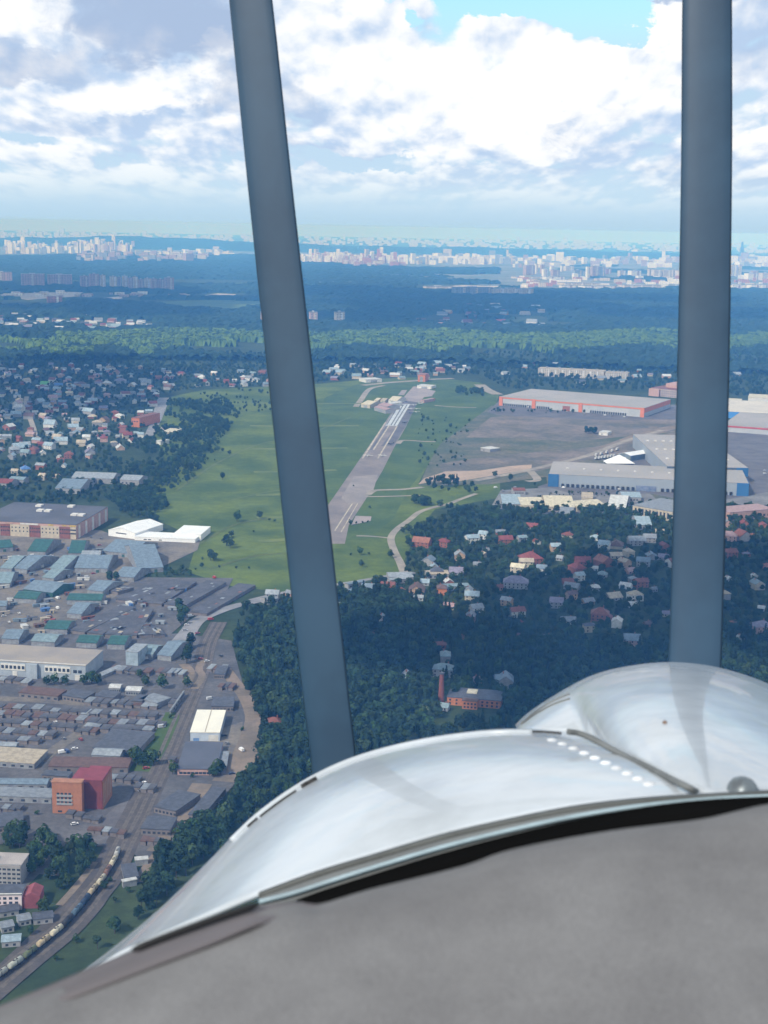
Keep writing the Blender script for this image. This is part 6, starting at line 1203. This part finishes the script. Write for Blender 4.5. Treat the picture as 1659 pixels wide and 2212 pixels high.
# dull metal fastener dome at the right and a small brown chip
c = near(1604, 1706, dep(1604, 1702, BUL) - .004); b = MB(); n = 14; upv = (ROT @ Vector((0, 1, 0))); rt = ROT @ Vector((1, 0, 0)); fw = ROT @ Vector((0, 0, -1))
vs = [c + (rt * math.cos(6.2832 * j / n) * f + fw * math.sin(6.2832 * j / n) * f * 1.2 ) * .0098 + upv * h_ for (f, h_) in ((1.15, 0), (1, .004), (.7, .0075), (.35, .009)) for j in range(n)] + [c + upv * .0093]
b.add(vs, [(i * n + j, i * n + (j + 1) % n, (i + 1) * n + (j + 1) % n, (i + 1) * n + j) for i in range(3) for j in range(n)] + [(3 * n + j, 3 * n + (j + 1) % n, 4 * n) for j in range(n)])
child(b, 'fastener', mat('dull metal', (.22, .25, .26), (.12, .13, .14), 60, .4, metal=.5), hump)
c = near(1437, 1562, dep(1437, 1562, BUL) - .0005); b = MB(); b.tube([tuple(c + fw * .002), tuple(c - fw * .0012)], [.0022, .0016], 10, up=upv); child(b, 'paint_chip', mat('brown chip', (.25, .17, .13)), hump)
# windscreen seal: grey strip with a fine blue grey bead
G0 = resample([(560, 1936), (680, 1892), (800, 1856), (950, 1812), (1100, 1777), (1250, 1748), (1400, 1731), (1530, 1723), (1660, 1716), (1850, 1706)], 50)
G1 = resample([(560, 1958), (650, 1942), (800, 1893), (950, 1848), (1100, 1808), (1250, 1774), (1400, 1746), (1530, 1730), (1660, 1724), (1850, 1716)], 50)
G00 = [(x, y - 10) for x, y in G0]
rows = [[near(x, y, .965) for x, y in G00], [near(x, y, .955) for x, y in G0], [near(x0 * .5 + x1 * .5, y0 * .5 + y1 * .5, .935) for (x0, y0), (x1, y1) in zip(G0, G1)], [near(x, y, .93) for x, y in G1], [near(x, y + 14, .95) for x, y in G1]]
rub = mat('windscreen seal grey', (.20, .21, .205), (.15, .155, .155), 8, .55, detail=6)
put(grid('windscreen_seal', rows, rub, .003)); seal = bpy.data.objects['windscreen_seal']
mid = [(x0 * .45 + x1 * .55, y0 * .45 + y1 * .55) for (x0, y0), (x1, y1) in zip(G0, G1)]
b = MB(); b.tube([tuple(near(x, y, .931)) for x, y in mid], .0016, 8); child(b, 'sealant_bead', mat('blue grey sealant', (.36, .46, .50), None, 30, .35), seal)
b = MB(); b.tube([tuple(near(x, y, .952)) for x, y in G0], .0022, 8); child(b, 'sealant_bead', mat('dark sealant', (.10, .105, .10), None, 30, .6), seal)
# black gap lining
K0 = resample([(640, 1944), (700, 1922), (800, 1890), (950, 1844), (1100, 1804), (1250, 1770), (1400, 1742), (1530, 1727), (1700, 1718), (1900, 1708)], 50)
rows = [[near(x, y, .925) for x, y in K0], [near(x, y + 60, .90) for x, y in K0], [near(x, y + 170, .90) for x, y in K0]]
put(grid('gap_lining', rows, mat('matt black lining', (.004, .004, .004), (.003, .003, .003), 5, .95, .05), .002))
# glareshield
C_ = resample([(-120, 2226), (0, 2178), (100, 2136), (190, 2098), (330, 2042), (450, 2000), (560, 1962), (610, 1950), (650, 1948), (690, 1953), (800, 1921), (1000, 1871), (1102, 1836), (1303, 1797), (1505, 1771), (1580, 1755), (1660, 1737), (1780, 1722)], 90)
rows = []
prof = [(-34, .66, 0), (-12, .63, .4), (0, .605, 1), (10, .585, 1), (28, .565, 1), (70, .545, 1), (150, .52, 1), (260, .49, 1), (420, .46, 1), (640, .43, 1)]
for (dy, dd, k) in prof:
    q_ = min(1, max(0, dy / 60)); ys = [y for x, y in C_]; sm = [sum(ys[max(0, i - 14):i + 15]) / len(ys[max(0, i - 14):i + 15]) for i in range(len(ys))]
    rows.append([near(x, y * (1 - q_) + sm[i] * q_ + (dy if dy > 0 else -dy * .55), dd * (1 + .12 * (x / 1659 - .5))) for i, (x, y) in enumerate(C_)])
fab = mat('grey glareshield fabric', (.232, .228, .228), (.168, .164, .166), 20, .95, .15, bump=1.0, bscale=420, detail=9, lo=.2, hi=.8, fine=.30, fscale=900)
put(grid('glareshield', rows, fab, .004)); gl_ = bpy.data.objects['glareshield']
# left edge: dark piping, and a plum strip painting in the fold's shade
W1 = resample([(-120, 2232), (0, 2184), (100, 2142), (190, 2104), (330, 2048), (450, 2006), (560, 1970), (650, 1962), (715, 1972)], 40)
def dash(dy, x, l):
    for (a, d0, _), (b, d1, _) in zip(prof[2:], prof[3:]):
        if dy <= b: return ((d0 + (d1 - d0) * (dy - a) / (b - a)) - l) * (1 + .12 * (x / 1659 - .5))
    return .43
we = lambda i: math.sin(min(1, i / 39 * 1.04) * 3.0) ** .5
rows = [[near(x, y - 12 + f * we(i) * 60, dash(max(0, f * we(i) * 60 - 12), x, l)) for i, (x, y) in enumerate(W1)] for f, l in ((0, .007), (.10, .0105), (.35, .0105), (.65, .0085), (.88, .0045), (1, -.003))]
W0 = resample([(190, 2092), (330, 2034), (450, 1990), (560, 1953)], 24)
b = MB(); b.tube([tuple(near(x, y, dash(0, x, .014))) for x, y in W0[6:]], [.0008] + [.0016] * 16 + [.0006], 8); child(b, 'piping', darkm, gl_)
o = grid('fold_shade', rows, mat('plum fold shade', (.165, .150, .157), (.135, .123, .129), 12, .8, .2, detail=6), .002); o.parent = gl_  # raised strip whose darker colour stands for the shadow of the fold
# propeller at rest: two sabre shaped blades on a hub hidden by the cowling
prop = put(link('propeller', None))
bl = mat('blade back, dark slate', (.030, .072, .125), (.022, .054, .098), 5, .5, .4, detail=5)
def blade(pts, widths):
    c = spline([near(x, y, d) for x, y, d in pts], 8); n = len(c); b = MB(); vs = []; m_ = 14
    for i, p in enumerate(c):
        f = i / (n - 1) * (len(widths) - 1); k = min(len(widths) - 2, int(f)); w = (widths[k] + (widths[k + 1] - widths[k]) * (f - k)) / F * 2.0
        t_ = (c[min(i + 1, n - 1)] - c[max(i - 1, 0)]).normalized(); s = t_.cross(fw).normalized(); s = (s * .96 + fw * .28).normalized(); th = w * .045 + .002
        nn = t_.cross(s).normalized()
        for j in range(m_): a = 6.2832 * j / m_; vs.append(p + s * math.cos(a) * w * .5 + nn * math.sin(a) * th * (1 + .25 * math.cos(a)))
    b.add(vs, [(i * m_ + j, i * m_ + (j + 1) % m_, (i + 1) * m_ + (j + 1) % m_, (i + 1) * m_ + j) for i in range(n - 1) for j in range(m_)] + [tuple(range(m_ - 1, -1, -1)), tuple(range((n - 1) * m_, n * m_))])
    return child(b, 'blade', bl, prop)
blade([(1110, 1960, 2.03), (860, 1900, 2.01), (742, 1760, 2.0), (716, 1600, 2.0), (692, 1400, 2.0), (659, 1100, 2.0), (621, 750, 2.0), (583, 400, 2.0), (552, 100, 2.0), (524, -160, 2.0), (512, -280, 2.0)], [60, 86, 98, 104, 106, 106, 104, 102, 100, 96, 60])
blade([(1130, 1960, 2.03), (1360, 1880, 2.01), (1468, 1740, 2.0), (1494, 1560, 2.0), (1502, 1400, 2.0), (1511, 1100, 2.0), (1520, 750, 2.0), (1526, 350, 2.0), (1527, 50, 2.0), (1528, -180, 2.0), (1528, -300, 2.0)], [60, 86, 100, 108, 112, 112, 110, 108, 106, 100, 60])
c = near(1120, 1940, 2.02); b = MB(); b.tube([tuple(c - fw * .06), tuple(c), tuple(c + fw * .12), tuple(c + fw * .24), tuple(c + fw * .3)], [.10, .12, .11, .06, .01], 20, up=upv); child(b, 'hub', paint, prop)

# ------------------------------------------------------------------ labels: tell look-alikes apart by their order in the picture
ORD = ['first', 'second', 'third', 'fourth', 'fifth', 'sixth', 'seventh', 'eighth', 'ninth', 'tenth', 'eleventh', 'twelfth', 'thirteenth', 'fourteenth', 'fifteenth', 'sixteenth', 'seventeenth', 'eighteenth', 'nineteenth', 'twentieth']
def finish_labels():
    by = {}
    for o in THINGS: by.setdefault(o['label'], []).append(o)
    for lab, os_ in by.items():
        if len(os_) < 2 or os_[0].get('category') in ('tree', 'shrub'): continue
        if len(os_) > 20:
            for o in os_:
                if not o.get('group'): o['group'] = lab
            continue
        os_.sort(key=lambda o: proj(o.location)[0])
        for i, o in enumerate(os_):
            o['label'] = f"{lab}, {ORD[i] if i < len(os_) - 1 else 'last'} of {len(os_)} from left"
            if not o.get('group'): o['group'] = lab
finish_labels()
# ------------------------------------------------------------------ clouds overhead, whose shade falls on the land below
def cloud(cx, cy, rx, ry, z, seed):
    """a heaped cloud over the ground ellipse it shades, moved towards the sun by its height"""
    r = random.Random(seed); bm = bmesh.new(); ox, oy = SUN.x / SUN.z * z, SUN.y / SUN.z * z
    for k in range(46):
        a = r.uniform(0, 6.283); q = math.sqrt(r.random()); R_ = min(rx, ry) * r.uniform(.16, .34)
        M_ = Matrix.Translation((cx + ox + math.cos(a) * rx * q, cy + oy + math.sin(a) * ry * q, z + r.uniform(0, .5) * R_)) @ Matrix.Diagonal((R_, R_, R_ * .55, 1))
        bmesh.ops.create_icosphere(bm, subdivisions=3, radius=1.0, matrix=M_)
    for v in bm.verts: v.co.z = max(v.co.z, z - 20) + 25 * math.sin(v.co.x * .013) * math.sin(v.co.y * .017)
    me = bpy.data.meshes.new('cloud'); bm.to_mesh(me); bm.free(); me.materials.append(CLM); me.polygons.foreach_set('use_smooth', [True] * len(me.polygons))
    return stuff(link('cloud', me))
CLM = bpy.data.materials.new('cloud'); CLM.use_nodes = True; N = NT(CLM.node_tree); b_ = CLM.node_tree.nodes['Principled BSDF']
b_.inputs['Base Color'].default_value = (.9, .9, .9, 1); b_.inputs['Roughness'].default_value = 1; b_.inputs['Specular IOR Level'].default_value = 0
tl = N.n('ShaderNodeBsdfTranslucent'); tl.inputs[0].default_value = (.9, .9, .9, 1); mx = N.n('ShaderNodeMixShader'); mx.inputs[0].default_value = .45
CLM.node_tree.links.new(b_.outputs[0], mx.inputs[1]); CLM.node_tree.links.new(tl.outputs[0], mx.inputs[2]); CLM.node_tree.links.new(mx.outputs[0], CLM.node_tree.nodes['Material Output'].inputs['Surface'])
cloud(360, 1160, 330, 330, 1400, 1); cloud(-900, 3000, 420, 600, 1600, 2); cloud(600, 6600, 3600, 1350, 2500, 3)
# ------------------------------------------------------------------ haze: one closed box of even air
hm = bpy.data.materials.new('haze'); hm.use_nodes = True; N = NT(hm.node_tree); hm.node_tree.nodes.clear()
pv = N.n('ShaderNodeVolumePrincipled'); pv.inputs['Color'].default_value = (*HAZE['color'], 1); pv.inputs['Density'].default_value = HAZE['density']; pv.inputs['Absorption Color'].default_value = (.88, .86, 1, 1); pv.inputs['Anisotropy'].default_value = -0.42
ou = N.n('ShaderNodeOutputMaterial'); hm.node_tree.links.new(pv.outputs[0], ou.inputs['Volume'])
stuff(MB().box(-26500, 26500, -4500, 46500, -5, 356).obj('haze', hm))
